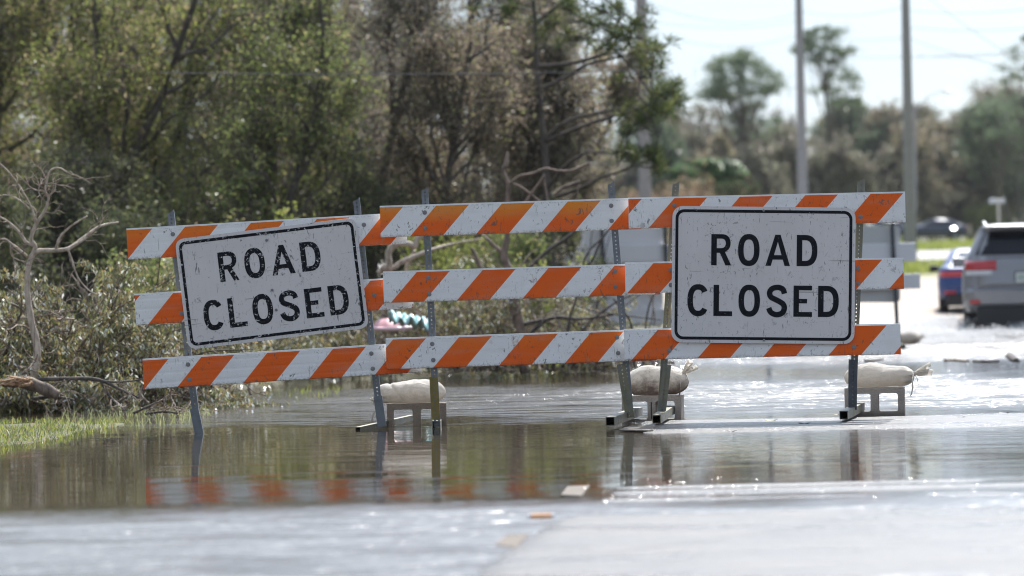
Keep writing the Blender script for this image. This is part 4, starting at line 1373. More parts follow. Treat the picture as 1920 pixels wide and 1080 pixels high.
umbrella(1320, 200, 300, 260, 2.0, 'broken topped tree right of the pine boughs', 57, nclump=9, nper=120, mt=BROWN2)

# palms
def palm(x, ytop, d, label, seed, dead=0.2, ht=None, sc=1.0):
    rs = np.random.RandomState(seed)
    top = W(x, ytop, d)
    g0 = gz(top.x, top.y)
    t_ = thing('palm_tree', (top.x, top.y, g0), label, 'palm tree', 'palms below the horizon trees')
    T0 = grow(rs, np.array([[top.x, top.y, g0 - 0.1]]), np.array([[0, 0, 1.0]]), np.array([top.z - g0]), 6, 0.02, 0.02)
    v, f = poly_tubes(T0, np.array([0.16]), np.array([0.13]), 8)
    npmesh('trunk', v, f, BARK, t_, smooth=True)
    ap = T0[0, -1]
    for nm, cnt, mt_, lo, hi in (('green_fronds', 26, PALMG, -0.2, 1.0), ('dead_fronds', 9, RUST, -1.0, -0.4)):
        V_, F_ = [], []
        for k in range(cnt):
            an = rs.uniform(0, 2 * np.pi); el = rs.uniform(lo, hi)
            d_ = np.array([math.cos(an) * math.cos(el), math.sin(an) * math.cos(el), math.sin(el)])
            ln = rs.uniform(0.8, 1.3) * sc
            P = [ap + d_ * ln * s_ + np.array([0, 0, -0.45 * ln * s_ * s_]) for s_ in np.linspace(0, 1, 6)]
            e = P[-1]; ax = (P[-1] - P[-2]); ax /= np.linalg.norm(ax)
            side = np.cross(ax, [0, 0, 1.0]); side /= np.linalg.norm(side) + 1e-9
            # palmate fan of strips at the end of the stalk
            for q in range(15):
                a2 = (q - 7) / 7 * 1.9
                dd = ax * math.cos(a2) + side * math.sin(a2)
                l2 = 0.62 * sc * (1 - 0.25 * abs(a2) / 1.9)
                c0_ = P[-3]
                tip = c0_ + dd * l2 + np.array([0, 0, -0.16 * l2 * (1 + rs.rand())])
                wv = np.cross(dd, [0, 0, 1.0]) * 0.085 * sc
                mid = c0_ + dd * l2 * 0.5 + np.array([0, 0, 0.02])
                b_ = len(V_) 
                V_ += [c0_, mid + wv, tip, mid - wv]
                F_.append((b_, b_ + 1, b_ + 2, b_ + 3))
            for q in range(2):
                b_ = len(V_)
                V_ += [P[0], P[2] + side * 0.012, P[4], P[2] - side * 0.012]; F_.append((b_, b_ + 1, b_ + 2, b_ + 3))
        npmesh(nm, np.array(V_), np.array(F_), mt_, t_)
palm(1300, 318, 190, 'left of the two green fan palms above the middle barricade', 61, sc=1.15)
palm(1345, 312, 185, 'right of the two green fan palms, with rusty fronds hanging', 62, sc=1.3)
# low scrub on the rise
for i, (x_, y_, d_, r_, h_, mt_, lb_) in enumerate([(1290, 375, 175, 2.2, 2.2, RUST, 'rust coloured bush below the left palm'), (1375, 340, 172, 1.2, 2.0, DARKG, 'dark rounded bush below the right palm'), (1385, 350, 185, 1.6, 2.4, RUST, 'tan withered bush right of the palms'),
        (1150, 380, 120, 1.8, 2.0, BROWN, 'tan scrub left of the leftmost concrete pole'), (1760, 385, 310, 2.4, 1.8, YELG, 'yellow-green bush right of the right concrete pole'), (1225, 390, 130, 1.6, 1.9, RUST, 'tan scrub right of the leftmost concrete pole'),
        (1850, 400, 300, 2.4, 2.2, YELG, 'yellowish bush behind the silver car roof'), (1655, 425, 120, 0.5, 1.0, YELG, 'yellow-green weeds showing between the boards at the right end')]):
    q = W(x_, y_, d_)
    zg = gz(q.x, q.y)
    tree('scrub_bush', q.x, q.y, max(0.8, q.z - zg), r_, lb_, 'scrub on the rise beyond the water', 400 + i, mt_, 3000, 0.16, crown0=0.02, trunks=4, trunkr=0.03, nl1=6, nl2=5, ntw=500, clump=0.25, spread=0.3, cat='bush', twr=0.01, crown='foliage')

# far wood closing the horizon
rs = np.random.RandomState(9)
n = 80000
a = rs.uniform(-60, 110, n)
yb = 360 + rs.uniform(0, 40, n)
topz = 4.5 + 11.0 * (0.35 + 0.45 * vnoise(a, yb * 0, 0.12, 4) + 0.25 * vnoise(a, yb, 0.45, 6)) * np.clip(1 - 0.0 * a, 0.3, 1)
C = np.stack([a, yb, 3.6 + (topz - 3.6) * rs.uniform(0, 1, n) ** 0.8], 1)
v, f = leaves(rs, C, 0.5, 0.26, 0.0)
props(npmesh('far_wood', v, f, BROWN2), 'brown-grey wood closing the horizon behind the single trees', 'wood', kind='stuff')
# ================================================================= concrete poles, wires, street sign
M_POLE = mat_concrete('pole_concrete', (0.30, 0.29, 0.29))
def pole(xt, xb, yb, d, wpx_b, wpx_t, label, arm=None):
    p = W(xb, yb, d)
    g0 = gz(p.x, p.y)
    t_ = thing('utility_pole', (p.x, p.y, g0), label, 'utility pole', 'concrete utility poles')
    mb = MB()
    k = S(d)
    topz = g0 + 15.0
    hb, ht_ = wpx_b * k / 2, wpx_t * k / 2
    ytop = 0
    def ring(z, h):
        c = 0.75 * h
        return [Vector((p.x + a, p.y + b, z)) for a, b in ((-h, -c), (-c, -h), (c, -h), (h, -c), (h, c), (c, h), (-c, h), (-h, c))]
    zt = W(xt, 0, d).z
    slope = (hb - ht_) / max(0.1, zt - g0)
    vs = ring(g0 - 0.3, hb) + ring(topz, max(0.09, hb - slope * (topz - g0)))
    mb.add(vs, [(i, (i + 1) % 8, 8 + (i + 1) % 8, 8 + i) for i in range(8)] + [tuple(range(8, 16))])
    mb.build('shaft', M_POLE, t_)
    mb = MB()
    for zz, wd in ((topz - 0.6, 2.4), (topz - 2.2, 2.4)):
        mb.box((p.x, p.y - 0.2, zz), (wd, 0.1, 0.12))
        for sx in (-1, -0.5, 0.5, 1):
            mb.cyl((p.x + sx * wd * .47, p.y - .2, zz + .06), (p.x + sx * wd * .47, p.y - .2, zz + .3), 0.05, 0.03, 8)
    mb.build('crossarms', M_GREYBACK, t_)
    if arm:
        mb = MB()
        for za in arm:
            mb.box((p.x + 0.45, p.y, za), (0.9, 0.06, 0.06))
            mb.cyl((p.x + 0.9, p.y, za), (p.x + 0.9, p.y, za - 0.35), 0.04, 0.05, 8)
        mb.build('bracket', M_GREYBACK, t_)
    return p, topz
pA, zA = pole(1196, 1210, 400, 120, 26, 21, 'concrete pole behind the pine boughs, widest of the three')
pB, zB = pole(1499, 1506, 400, 150, 20, 13, 'slender concrete pole in the middle, behind the right ROAD CLOSED sign')
pC, zC = pole(1694, 1707, 440, 135, 22, 12, 'concrete pole at right rising behind the end of the right barricade')

M_WIRE = simple('wire', (0.10, 0.10, 0.11), 0.5, var=0.05)
def wire(pts, label, r=0.014, group='overhead wires'):
    """catenary like curve through 3-D end points with sag"""
    (a, b, sag) = pts
    a, b = Vector(a), Vector(b)
    n = 24
    P = []
    for i in range(n + 1):
        t_ = i / n
        q = a.lerp(b, t_); q.z -= sag * 4 * t_ * (1 - t_)
        P.append(q)
    mb = MB()
    for i in range(n):
        mb.cyl(P[i], P[i + 1], r, r, 5, caps=False)
    o = mb.build('overhead_wire', M_WIRE)
    props(o, label, 'wire', group)
def wpx(x0, y0, d0, x1, y1, d1, sag, label, r=0.014):
    wire((W(x0, y0, d0), W(x1, y1, d1), sag), label, r)
WL = [(1205, 0, 120, 1499, 22, 150, 0.55, 'topmost sagging wire between leftmost and middle poles'),
      (1205, 38, 120, 1499, 38, 150, 0.25, 'second wire from the top between leftmost and middle poles'),
      (1205, 52, 120, 1499, 62, 150, 0.55, 'third wire between leftmost and middle poles'),
      (1499, 20, 150, 1697, 12, 135, 0.25, 'topmost wire between middle and right poles'),
      (1499, 66, 150, 1697, 70, 135, 0.15, 'lower wire between middle and right poles'),
      (1697, 18, 135, 2000, 5, 110, 0.2, 'topmost wire running right out of frame from the right pole'),
      (1697, 50, 135, 2000, 45, 110, 0.15, 'middle wire running right out of frame from the right pole'),
      (1697, 68, 135, 2000, 150, 60, 0.1, 'wire dropping steeply to the right from the right pole'),
      (1735, -10, 135, 2000, 170, 70, 0.1, 'steep wire crossing the upper right corner'),
      (1720, 105, 135, 2000, 92, 110, 0.1, 'lowest wire right of the right pole'),
      (1499, 108, 150, 2000, 92, 120, 0.1, 'long low wire passing behind the right pole')]
for a in WL:
    wpx(*a, r=0.010)
wpx(300, 136, 42, 1205, 132, 46, 0.03, 'thin pale wire strung in front of the left bank trees', r=0.004)
# street light arm far behind
p = W(1775, 400, 150); g0 = gz(p.x, p.y)
sl = thing('street_light', (p.x, p.y, g0), 'faint street light on a slanting arm right of the right concrete pole', 'street light')
mb = MB()
mb.cyl(W(1716, 400, 150), W(1716, 200, 150), 0.06, 0.04, 8)
mb.build('pole', M_POLE, sl)
mb = MB()
mb.tube([W(1716, 205, 150), W(1740, 182, 150), W(1772, 169, 150)], [0.03, 0.025, 0.02], 6)
mb.build('arm', M_GREYBACK, sl)
mb = MB(); mb.box(W(1776, 172, 150), (0.26, 0.4, 0.10)); bevel(mb.build('lamp_head', M_GREYBACK, sl), 0.04)
# street name sign
p = W(1872, 400, 120); g0 = gz(p.x, p.y)
ss = thing('street_sign', (p.x, p.y, g0), 'small pale street name sign on a post behind the silver car', 'street sign')
k = S(120)
mb = MB(); mb.cyl((p.x, p.y, g0 - .1), W(1872, 372, 120), 0.035, 0.035, 8); mb.build('post', M_GREYBACK, ss)
mb = MB(); c_ = W(1869, 377, 120); mb.box(c_, (30 * k, 0.03, 9 * k)); bevel(mb.build('name_blade', simple('pale_blade', (0.42, 0.47, 0.52), 0.5, var=0.1), ss), 0.02)

# ================================================================= barricades seen from behind, on the far side of the water
def rear_barricade(label, d, boards, legs, sign, loc):
    t_ = thing('road_barricade', loc, label, 'barricade', 'barricades facing away on the far side')
    k = S(d)
    for (x0, y0, x1, y1, hp) in boards:
        a, b = W(x0, y0, d), W(x1, y1, d)
        Mx = frame(a, b - a, up)
        mb = MB(); mb.box(((b - a).length / 2, 0, -hp * k / 2), ((b - a).length, 0.03, hp * k), Mx)
        o = mb.build('board', M_PALEBACK, t_); bevel(o, 0.006)
    for (x0, y0, x1, y1) in legs:
        perf_tube(t_, 'post', W(x1, y1, d - .05), W(x0, y0, d - .05), 0.05, M_DARKST, holes=False, slant=0.02)
    for (x1, y1) in [(l[2], l[3]) for l in legs]:
        q = W(x1, y1, d - .05)
        zb = max(0.0, gz(q.x, q.y)) + 0.03
        tube_foot(t_, (q.x, q.y - 0.75, zb), (q.x + .02, q.y + 0.75, zb), 0.055, M_DARKST)
    if sign:
        x0, y0, x1, y1 = sign
        c_ = W((x0 + x1) / 2, (y0 + y1) / 2, d + 0.06)
        Mx = frame(c_, W(x1, y0, d) - W(x0, y0 - .0, d), up)
        sign_panel(t_, Mx, (x1 - x0) * k, (y1 - y0) * k, None, 1, 0, 0.06, M_GREYBACK if sign[3] < 600 else M_PALEBACK, 'sign_back')
rear_barricade('barricade seen from behind at right, its grey sign back before the sandy road', 54.0,
               [(1395, 462, 1716, 455, 35), (1400, 522, 1725, 513, 28)], [(1672, 418, 1684, 646), (1430, 425, 1442, 648)], (1480, 424, 1688, 567), G(1560, 650))
rear_barricade('barricade with large pale sign back, seen in the gap left of the right sign', 56.0,
               [(1040, 462, 1330, 456, 33), (1040, 520, 1330, 514, 30), (1042, 583, 1330, 577, 28)], [(1128, 420, 1136, 640), (1246, 418, 1256, 640)], (1090, 424, 1243, 612), G(1180, 645))

# ================================================================= vehicles
M_TYRE = simple('tyre_rubber', (0.018, 0.018, 0.019), 0.75, var=0.2, scale=12)
M_RIM = simple('rim_alloy', (0.35, 0.36, 0.38), 0.35, 0.8, var=0.1)
M_TRIM = simple('black_trim', (0.012, 0.012, 0.014), 0.55, var=0.2)
M_GLASS = simple('tinted_glass', (0.006, 0.008, 0.014), 0.10, var=0.05, bstr=0.0, spec=0.3)
M_RED = simple('red_lens', (0.42, 0.012, 0.015), 0.15, var=0.15, coat=0.6, bstr=0.0)
M_CLEAR = simple('clear_lens', (0.55, 0.55, 0.57), 0.15, var=0.05, coat=0.5, bstr=0.0)
M_PLATE = simple('plate_white', (0.55, 0.58, 0.56), 0.4, var=0.05)
M_GREEN = simple('plate_green', (0.05, 0.18, 0.09), 0.5, var=0.1)
def paint(name, col, metal=0.5, rough=0.3, coat=0.5):
    m, t, o = newmat(name)
    ob = t.nodes.new('ShaderNodeTexCoord').outputs['Object']
    c = mixc(t, ramp(t, noise(t, ob, 3, 5), [(0.4, 0.0), (0.8, 0.35)]), col, tuple(x * 0.7 + 0.03 for x in col))
    principled(t, o, c, rough, metal, noise(t, ob, 900, 1), 0.02, 0.0005, coat)
    return m

def vehicle(loc, rz, label, group, body, levels, wheels, windows, lamps, L, extra=None, name='parked_car', cat='car', rails=False):
    """levels: (z, half width, y rear, y front, corner radius); rear at y=0, front at y=L"""
    t_ = thing(name, loc, label, cat, group, rz)
    def outline(z, hw, y0, y1, r):
        pts = []
        for cx_, cy_, a in ((hw - r, y0 + r, -90), (hw - r, y1 - r, 0), (-hw + r, y1 - r, 90), (-hw + r, y0 + r, 180)):
            pts += arc(cx_, cy_, r, r, a, a + 90, 7)
        return [(x, y, z) for x, y in pts]
    zs = [l[0] for l in levels]
    def lv(z):
        return [float(np.interp(z, zs, [l[i] for l in levels])) for i in range(1, 5)]
    vs, fs = [], []
    # refine between levels
    allz = []
    for a, b in zip(zs[:-1], zs[1:]):
        n = max(1, int(round((b - a) / 0.06)))
        allz += [a + (b - a) * q / n for q in range(n)]
    allz.append(zs[-1])
    m = None
    for z in allz:
        o_ = outline(z, *lv(z)); m = len(o_)
        vs += o_
    for i in range(len(allz) - 1):
        for k in range(m):
            fs.append((i * m + k, i * m + (k + 1) % m, (i + 1) * m + (k + 1) % m, (i + 1) * m + k))
    fs.append(tuple(reversed(range(m)))); fs.append(tuple(range((len(allz) - 1) * m, len(allz) * m)))
    mb = MB(); mb.add(vs, fs)
    o = mb.build('body', body, t_, smooth=True, local=True)
    try:
        md = o.modifiers.new('edges', 'EDGE_SPLIT'); md.split_angle = R(38)
    except Exception:
        pass
    # windows: rear, side, front patches slightly proud
    def rear_patch(nm, z0, z1, w0, w1, mat, off=0.006, front=False, x0=None, skew=0.0, par=None, nz=5):
        vs, fs = [], []
        for i in range(nz + 1):
            z = z0 + (z1 - z0) * i / nz
            hw, ya, yb, r = lv(z)
            f = i / nz
            xa = (-(w0 + (w1 - w0) * f)) if x0 is None else x0[0]
            xb = (w0 + (w1 - w0) * f) if x0 is None else x0[1] + skew * f
            for j in range(9):
                x = xa + (xb - xa) * j / 8
                # follow the rounded plan corner
                ex = max(0, abs(x) - (hw - r))
                c_ = r - math.sqrt(max(0, r * r - min(ex, r) ** 2))
                y = (ya + c_ - off) if not front else (yb - c_ + off)
                vs.append((x, y, z))
        for i in range(nz):
            for j in range(8):
                f = (i * 9 + j, i * 9 + j + 1, (i + 1) * 9 + j + 1, (i + 1) * 9 + j)
                fs.append(f if not front else tuple(reversed(f)))
        mb = MB(); mb.add(vs, fs)
        q = mb.build(nm, mat, par or t_, local=True, smooth=True)
        sd = q.modifiers.new('shell', 'SOLIDIFY'); sd.thickness = 0.012; sd.offset = -1
        return q
    def side_patch(nm, z0, z1, ya0, ya1, yb0, yb1, side, mat, off=0.006):
        vs, fs = [], []
        for i in range(4):
            f = i / 3; z = z0 + (z1 - z0) * f
            hw = lv(z)[0] + off
            a, b = ya0 + (ya1 - ya0) * f, yb0 + (yb1 - yb0) * f
            for j in range(5):
                vs.append((side * hw, a + (b - a) * j / 4, z))
        for i in range(3):
            for j in range(4):
                fc = (i * 5 + j, i * 5 + j + 1, (i + 1) * 5 + j + 1, (i + 1) * 5 + j)
                fs.append(fc if side > 0 else tuple(reversed(fc)))
        mb = MB(); mb.add(vs, fs)
        return mb.build(nm, mat, t_, local=True)
    for wdef in windows:
        if wdef[0] == 'rear':
            rear_patch('rear_window', *wdef[1:5], M_GLASS)
        elif wdef[0] == 'front':
            rear_patch('windscreen', *wdef[1:5], M_GLASS, front=True)
        else:
            for s_ in (-1, 1):
                side_patch('side_window', *wdef[1:7], s_, M_GLASS)
    for (nm, z0, z1, xa, xb, mt_) in lamps:
        for s_ in (-1, 1):
            rear_patch(nm, z0, z1, 0, 0, mt_, off=0.012, x0=(min(s_ * xa, s_ * xb), max(s_ * xa, s_ * xb)), nz=3)
    # wheels
    for (wy, wr, ww, hw) in wheels:
        for s_ in (-1, 1):
            mb = MB()
            n = 28
            prof = [(0.0, wr * .62), (0.0, wr * .9), (ww * .08, wr * .98), (ww * .25, wr), (ww * .75, wr), (ww * .92, wr * .98), (ww, wr * .9), (ww, wr * .62)]
            vs, fs = [], []
            for k in range(n):
                a = 2 * math.pi * k / n
                for (x, r_) in prof:
                    vs.append((s_ * (hw - x), wy + r_ * math.cos(a), wr + r_ * math.sin(a)))
            q = len(prof)
            for k in range(n):
                for j in range(q - 1):
                    f = (k * q + j, k * q + j + 1, ((k + 1) % n) * q + j + 1, ((k + 1) % n) * q + j)
                    fs.append(f)
            mb.add(vs, fs)
            wo = mb.build('wheel', M_TYRE, t_, smooth=True, local=True)
            mb = MB()
            mb.cyl((s_ * (hw - 0.03), wy, wr), (s_ * (hw - 0.05), wy, wr), wr * .62, wr * .62, 24)
            for k in range(5):
                a = 2 * math.pi * k / 5
                mb.cyl((s_ * (hw - .02), wy, wr), (s_ * (hw - .02), wy + wr * .58 * math.cos(a), wr + wr * .58 * math.sin(a)), 0.03, 0.025, 6)
            mb.build('rim', M_RIM, wo, local=True)
            # dark arch
            mb = MB()
            pts = arc(wy, wr, wr * 1.16, wr * 1.16, 0, 180, 16)
            vs = [(s_ * (lv(max(z, zs[0]))[0] + 0.004), y, z) for y, z in pts] + [(s_ * (lv(zs[0])[0] + .004), wy + wr * 1.16, zs[0]), (s_ * (lv(zs[0])[0] + .004), wy - wr * 1.16, zs[0])]
            vs = vs[:17]
            mb.add(vs, [tuple(range(17))])
            mb.build('wheel_arch', M_TRIM, t_, local=True)
    for s_ in (-1, 1):
        z = extra['mirror'][1]; y = extra['mirror'][0]; hw = lv(z)[0]
        mb = MB(); mb.box((s_ * (hw + 0.13), y, z), (0.2, 0.12, 0.15)); mb.box((s_ * (hw + .02), y, z - .04), (0.1, 0.05, 0.04))
        bevel(mb.build('mirror', extra.get('mirror_mat', body), t_, local=True), 0.03)
    return t_, rear_patch, lv

# silver SUV
M_SILVER = paint('silver_paint', (0.24, 0.24, 0.255), 0.4, 0.35)
p = W(1926, 636, 60.0)
suv_lv = [(0.42, 0.90, 0.18, 4.65, 0.20), (0.55, 0.955, 0.02, 4.80, 0.26), (0.74, 0.97, 0.0, 4.82, 0.26), (0.78, 0.968, 0.06, 4.80, 0.24), (1.00, 0.965, 0.10, 4.75, 0.22), (1.05, 0.955, 0.10, 4.6, 0.22), (1.15, 0.94, 0.12, 3.75, 0.20),
          (1.27, 0.885, 0.16, 3.45, 0.18), (1.45, 0.80, 0.25, 3.05, 0.18), (1.66, 0.70, 0.38, 2.65, 0.16), (1.72, 0.665, 0.34, 2.5, 0.16), (1.755, 0.60, 0.42, 2.35, 0.18), (1.77, 0.45, 0.7, 2.1, 0.2)]
suv, rp, lv_ = vehicle((p.x, p.y, -0.01), R(-7.2), 'silver SUV driving away through the splashing flood water at the right edge', None, M_SILVER, suv_lv,
        [(0.95, 0.37, 0.27, 0.955), (3.85, 0.37, 0.27, 0.955)],
        [('rear', 1.29, 1.655, 0.755, 0.605), ('front', 1.22, 1.66, 0.76, 0.6), ('side', 1.28, 1.66, 0.55, 0.72, 2.95, 2.4)],
        [('tail_light', 1.06, 1.205, 0.44, 0.93, M_RED), ('reversing_light', 0.985, 1.055, 0.50, 0.92, M_CLEAR), ('bumper_reflector', 0.545, 0.61, 0.70, 0.855, M_RED)], 4.82,
        extra={'mirror': (3.05, 1.2)}, name='suv', cat='car')
# tailgate seam, lower black valance, plate, exhaust, rails, spoiler
rp('tailgate', 0.80, 1.26, 0.74, 0.80, M_SILVER, off=0.010)
rp('rear_valance', 0.425, 0.50, 0.82, 0.86, M_TRIM, off=0.012)
mb = MB(); mb.box((0, 0.45, 0.34), (1.5, 0.8, 0.34)); mb.box((0, 2.4, 0.36), (1.55, 3.6, 0.2)); bevel(mb.build('underbody', M_TRIM, suv, local=True), 0.04)
mb = MB(); mb.box((0, 0.075, 0.94), (0.34, 0.02, 0.185)); ph_ = mb.build('plate_holder', M_TRIM, suv, local=True)
mb = MB(); mb.box((0, 0.062, 0.94), (0.305, 0.012, 0.152)); mb.build('plate', M_PLATE, ph_, local=True)
mb = MB()
for q in (-0.11, -0.075, -0.04, 0.04, 0.075, 0.11):
    mb.box((q, 0.054, 0.94), (0.010, 0.003, 0.07)); mb.box((q + 0.012, 0.054, 0.972), (0.016, 0.003, 0.010)); mb.box((q + 0.012, 0.054, 0.908), (0.016, 0.003, 0.010))
mb.build('plate_characters', M_GREEN, ph_, local=True)
for s_ in (-1, 1):
    mb = MB(); mb.cyl((s_ * 0.56, 0.04, 0.36), (s_ * 0.56, 0.2, 0.36), 0.055, 0.055, 16, caps=False); mb.cyl((s_ * 0.56, 0.06, 0.36), (s_ * 0.56, 0.21, 0.36), 0.045, 0.045, 16)
    mb.build('exhaust_tip', M_TRIM, suv, local=True)
    mb = MB(); mb.tube([(s_ * .60, .75, 1.75), (s_ * .62, .9, 1.80), (s_ * .64, 1.6, 1.815), (s_ * .64, 2.2, 1.80), (s_ * .62, 2.4, 1.74)], [.018] * 5, 6); mb.build('roof_rail', M_RIM, suv, local=True)
mb = MB(); mb.box((0, 0.33, 1.715), (1.22, 0.3, 0.035)); bevel(mb.build('spoiler', M_SILVER, suv, local=True), 0.015)
mb = MB(); mb.cyl((0, .9, 1.76), (0, .98, 1.86), 0.03, 0.012, 8); mb.build('roof_antenna', M_TRIM, suv, local=True)

# blue car
M_BLUE = paint('blue_paint', (0.010, 0.042, 0.17), 0.1, 0.42, 0.1)
p = W(1838, 592, 87.0)
blue_lv = [(0.34, 0.84, 0.20, 4.3, 0.2), (0.45, 0.90, 0.04, 4.45, 0.28), (0.62, 0.915, 0.0, 4.5, 0.28), (0.85, 0.91, 0.03, 4.45, 0.26), (0.98, 0.89, 0.06, 4.3, 0.24), (1.03, 0.86, 0.12, 3.4, 0.22), (1.06, 0.80, 0.45, 3.2, 0.2),
           (1.20, 0.72, 0.75, 2.85, 0.18), (1.38, 0.62, 1.15, 2.4, 0.18), (1.44, 0.54, 1.35, 2.15, 0.2), (1.46, 0.4, 1.5, 2.0, 0.2)]
bc, rp2, _ = vehicle((p.x, p.y, gz(p.x, p.y) + 0.0), R(-6.2), 'blue car half hidden behind the silver SUV, wheels on the sandy road', None, M_BLUE, blue_lv,
        [(0.85, 0.33, 0.22, 0.90), (3.55, 0.33, 0.22, 0.90)],
        [('rear', 1.085, 1.37, 0.66, 0.54), ('front', 1.08, 1.37, 0.66, 0.54), ('side', 1.08, 1.36, 0.7, 1.2, 3.0, 2.4)],
        [('tail_light', 0.82, 0.94, 0.36, 0.885, M_RED), ('bumper_reflector', 0.44, 0.50, 0.52, 0.78, M_RED)], 4.5,
        extra={'mirror': (2.75, 1.02), 'mirror_mat': M_TRIM}, cat='car', name='car')
mb = MB(); mb.box((0, 0.5, 0.30), (1.45, 0.9, 0.26)); mb.box((0, 2.2, 0.28), (1.5, 3.2, 0.18)); bevel(mb.build('underbody', M_TRIM, bc, local=True), 0.04)
rp2('rear_valance', 0.345, 0.43, 0.66, 0.74, M_TRIM, off=0.012)
mb = MB(); mb.box((0, 0.02, 0.72), (0.31, 0.02, 0.155)); mb.build('plate', M_PLATE, bc, local=True)

# dark vehicles parked across the rise, side on
M_NAVY = paint('navy_paint', (0.012, 0.02, 0.05), 0.2, 0.25)
M_NAVY2 = paint('dark_blue_paint', (0.016, 0.028, 0.07), 0.2, 0.25)
M_GLINT_MIRROR = simple('glint_mirror', (0.85, 0.85, 0.85), 0.12, 1.0, var=0.02, bstr=0.0)
for (xc, d_, mt_, lab, rzz) in ((1748, 250, M_NAVY, 'dark blue car parked side on beyond the grass, glinting at its roof end', 90), (1655, 262, M_NAVY2, 'dark navy car parked behind the right end of the barricade', 90)):
    p = W(xc, 456, d_)
    zz = gz(p.x, p.y)
    v_, _, _ = vehicle((p.x + 2.25, p.y, max(zz, p.z - 0.25)), R(rzz), lab, 'dark cars parked on the rise', mt_, blue_lv,
        [(0.85, 0.33, 0.22, 0.90), (3.55, 0.33, 0.22, 0.90)],
        [('rear', 1.085, 1.37, 0.66, 0.54), ('front', 1.08, 1.37, 0.66, 0.54), ('side', 1.08, 1.36, 0.7, 1.2, 3.0, 2.4)],
        [('tail_light', 0.82, 0.94, 0.36, 0.885, M_RED)], 4.5, extra={'mirror': (2.75, 1.02)}, cat='car', name='car')
    if xc == 1748:
        mb = MB()
        q = W(1788, 427, d_ - 1.0)
        inv = Matrix.Rotation(-R(rzz), 4, 'Z') @ Matrix.Translation(-v_.location)
        hv = (SV + Vector((-0.11, -0.99, 0.02))).normalized()
        ua = hv.cross(Vector((0, 0, 1))).normalized(); ub = hv.cross(ua)
        vs = []
        for i in range(7):
            for j in range(7):
                a, b = (i - 3) / 3, (j - 3) / 3
                vs.append(inv @ (q + ua * a * 0.16 + ub * b * 0.16 - hv * 0.008 * (a * a + b * b)))
        mb.add(vs, [(i * 7 + j, i * 7 + j + 1, (i + 1) * 7 + j + 1, (i + 1) * 7 + j) for i in range(6) for j in range(6)])
        mb.build('sun_glint_panel', M_GLINT_MIRROR, v_, smooth=True, local=True)  # curved mirror panel added and aimed to flash the sun glint at the camera

# ================================================================= fallen branches at the left
def branch_set(parent, paths, mat, name='limb', n=9):
    for pts in paths:
        mb = MB()
        mb.tube([W(x, y, d) for x, y, d, r_ in pts], [r_ * 0.72 * S(31) for x, y, d, r_ in pts], n)
        mb.build(name, mat, parent, smooth=True)
dB = 31.5
base = G(70, 748)
fb = thing('fallen_branch', base, 'pale forked bare branch standing up out of the leafy debris at the left edge', 'fallen branch', 'storm debris')
DRYB0 = barkmat('fine_twig_bark', (0.16, 0.11, 0.08), (0.42, 0.34, 0.27), 24)
FBP = [
    [(60, 722, dB, 12), (70, 660, dB, 10.5), (58, 600, dB, 9), (51, 545, dB, 8), (54, 495, dB, 7.5), (68, 472, dB, 7), (98, 470, dB, 6), (128, 466, dB, 5.2), (158, 445, dB + .1, 4.5), (188, 424, dB + .2, 3.6), (222, 417, dB + .3, 2.6)],
    [(60, 480, dB, 7), (66, 462, dB, 6), (58, 448, dB, 5.5), (68, 420, dB, 5), (84, 395, dB, 4.2), (91, 370, dB, 3.6), (85, 358, dB, 3.4), (90, 330, dB, 3), (97, 318, dB, 2.8), (112, 315, dB, 2.2), (130, 325, dB, 1.6), (156, 334, dB, 1.2)],
    [(68, 420, dB, 3.6), (60, 392, dB, 2.8), (42, 358, dB, 2.6), (30, 340, dB, 2.4), (12, 318, dB, 2.1), (-4, 304, dB, 1.8)],
    [(56, 392, dB, 2.4), (36, 375, dB, 2.1), (18, 367, dB, 1.8), (5, 365, dB, 1.4)],
    [(90, 368, dB, 2.2), (98, 362, dB, 2), (105, 355, dB, 1.6)],
    [(86, 358, dB, 2.0), (70, 357, dB, 1.8), (56, 350, dB, 1.6), (51, 341, dB, 1.2)],
    [(72, 356, dB, 1.4), (76, 345, dB, 1.2), (86, 346, dB, 1.0)],
    [(66, 460, dB, 5), (50, 455, dB, 4.4), (38, 438, dB, 4.0), (18, 418, dB, 3.4), (0, 407, dB, 3), (-20, 398, dB, 2.4)],
    [(52, 482, dB, 4), (36, 468, dB, 3.6), (20, 456, dB, 3.2), (8, 448, dB, 2.8), (-14, 452, dB, 2.2)],
    [(105, 468, dB, 4.4), (112, 445, dB, 3.4), (132, 425, dB, 3), (152, 412, dB, 2.4), (164, 405, dB, 2.2)],
    [(125, 470, dB, 4.8), (140, 460, dB, 4.2), (156, 450, dB, 3.2), (163, 443, dB, 2.6)],
    [(128, 468, dB, 2.6), (136, 490, dB, 2.4), (146, 520, dB, 2.2), (165, 543, dB, 2), (182, 552, dB, 1.6)],
    [(185, 425, dB, 2), (192, 412, dB, 1.7), (194, 408, dB, 1.5)],
    [(20, 456, dB, 2), (22, 480, dB, 1.6), (48, 492, dB, 1.4)],
]
branch_set(fb, FBP, BARKP)
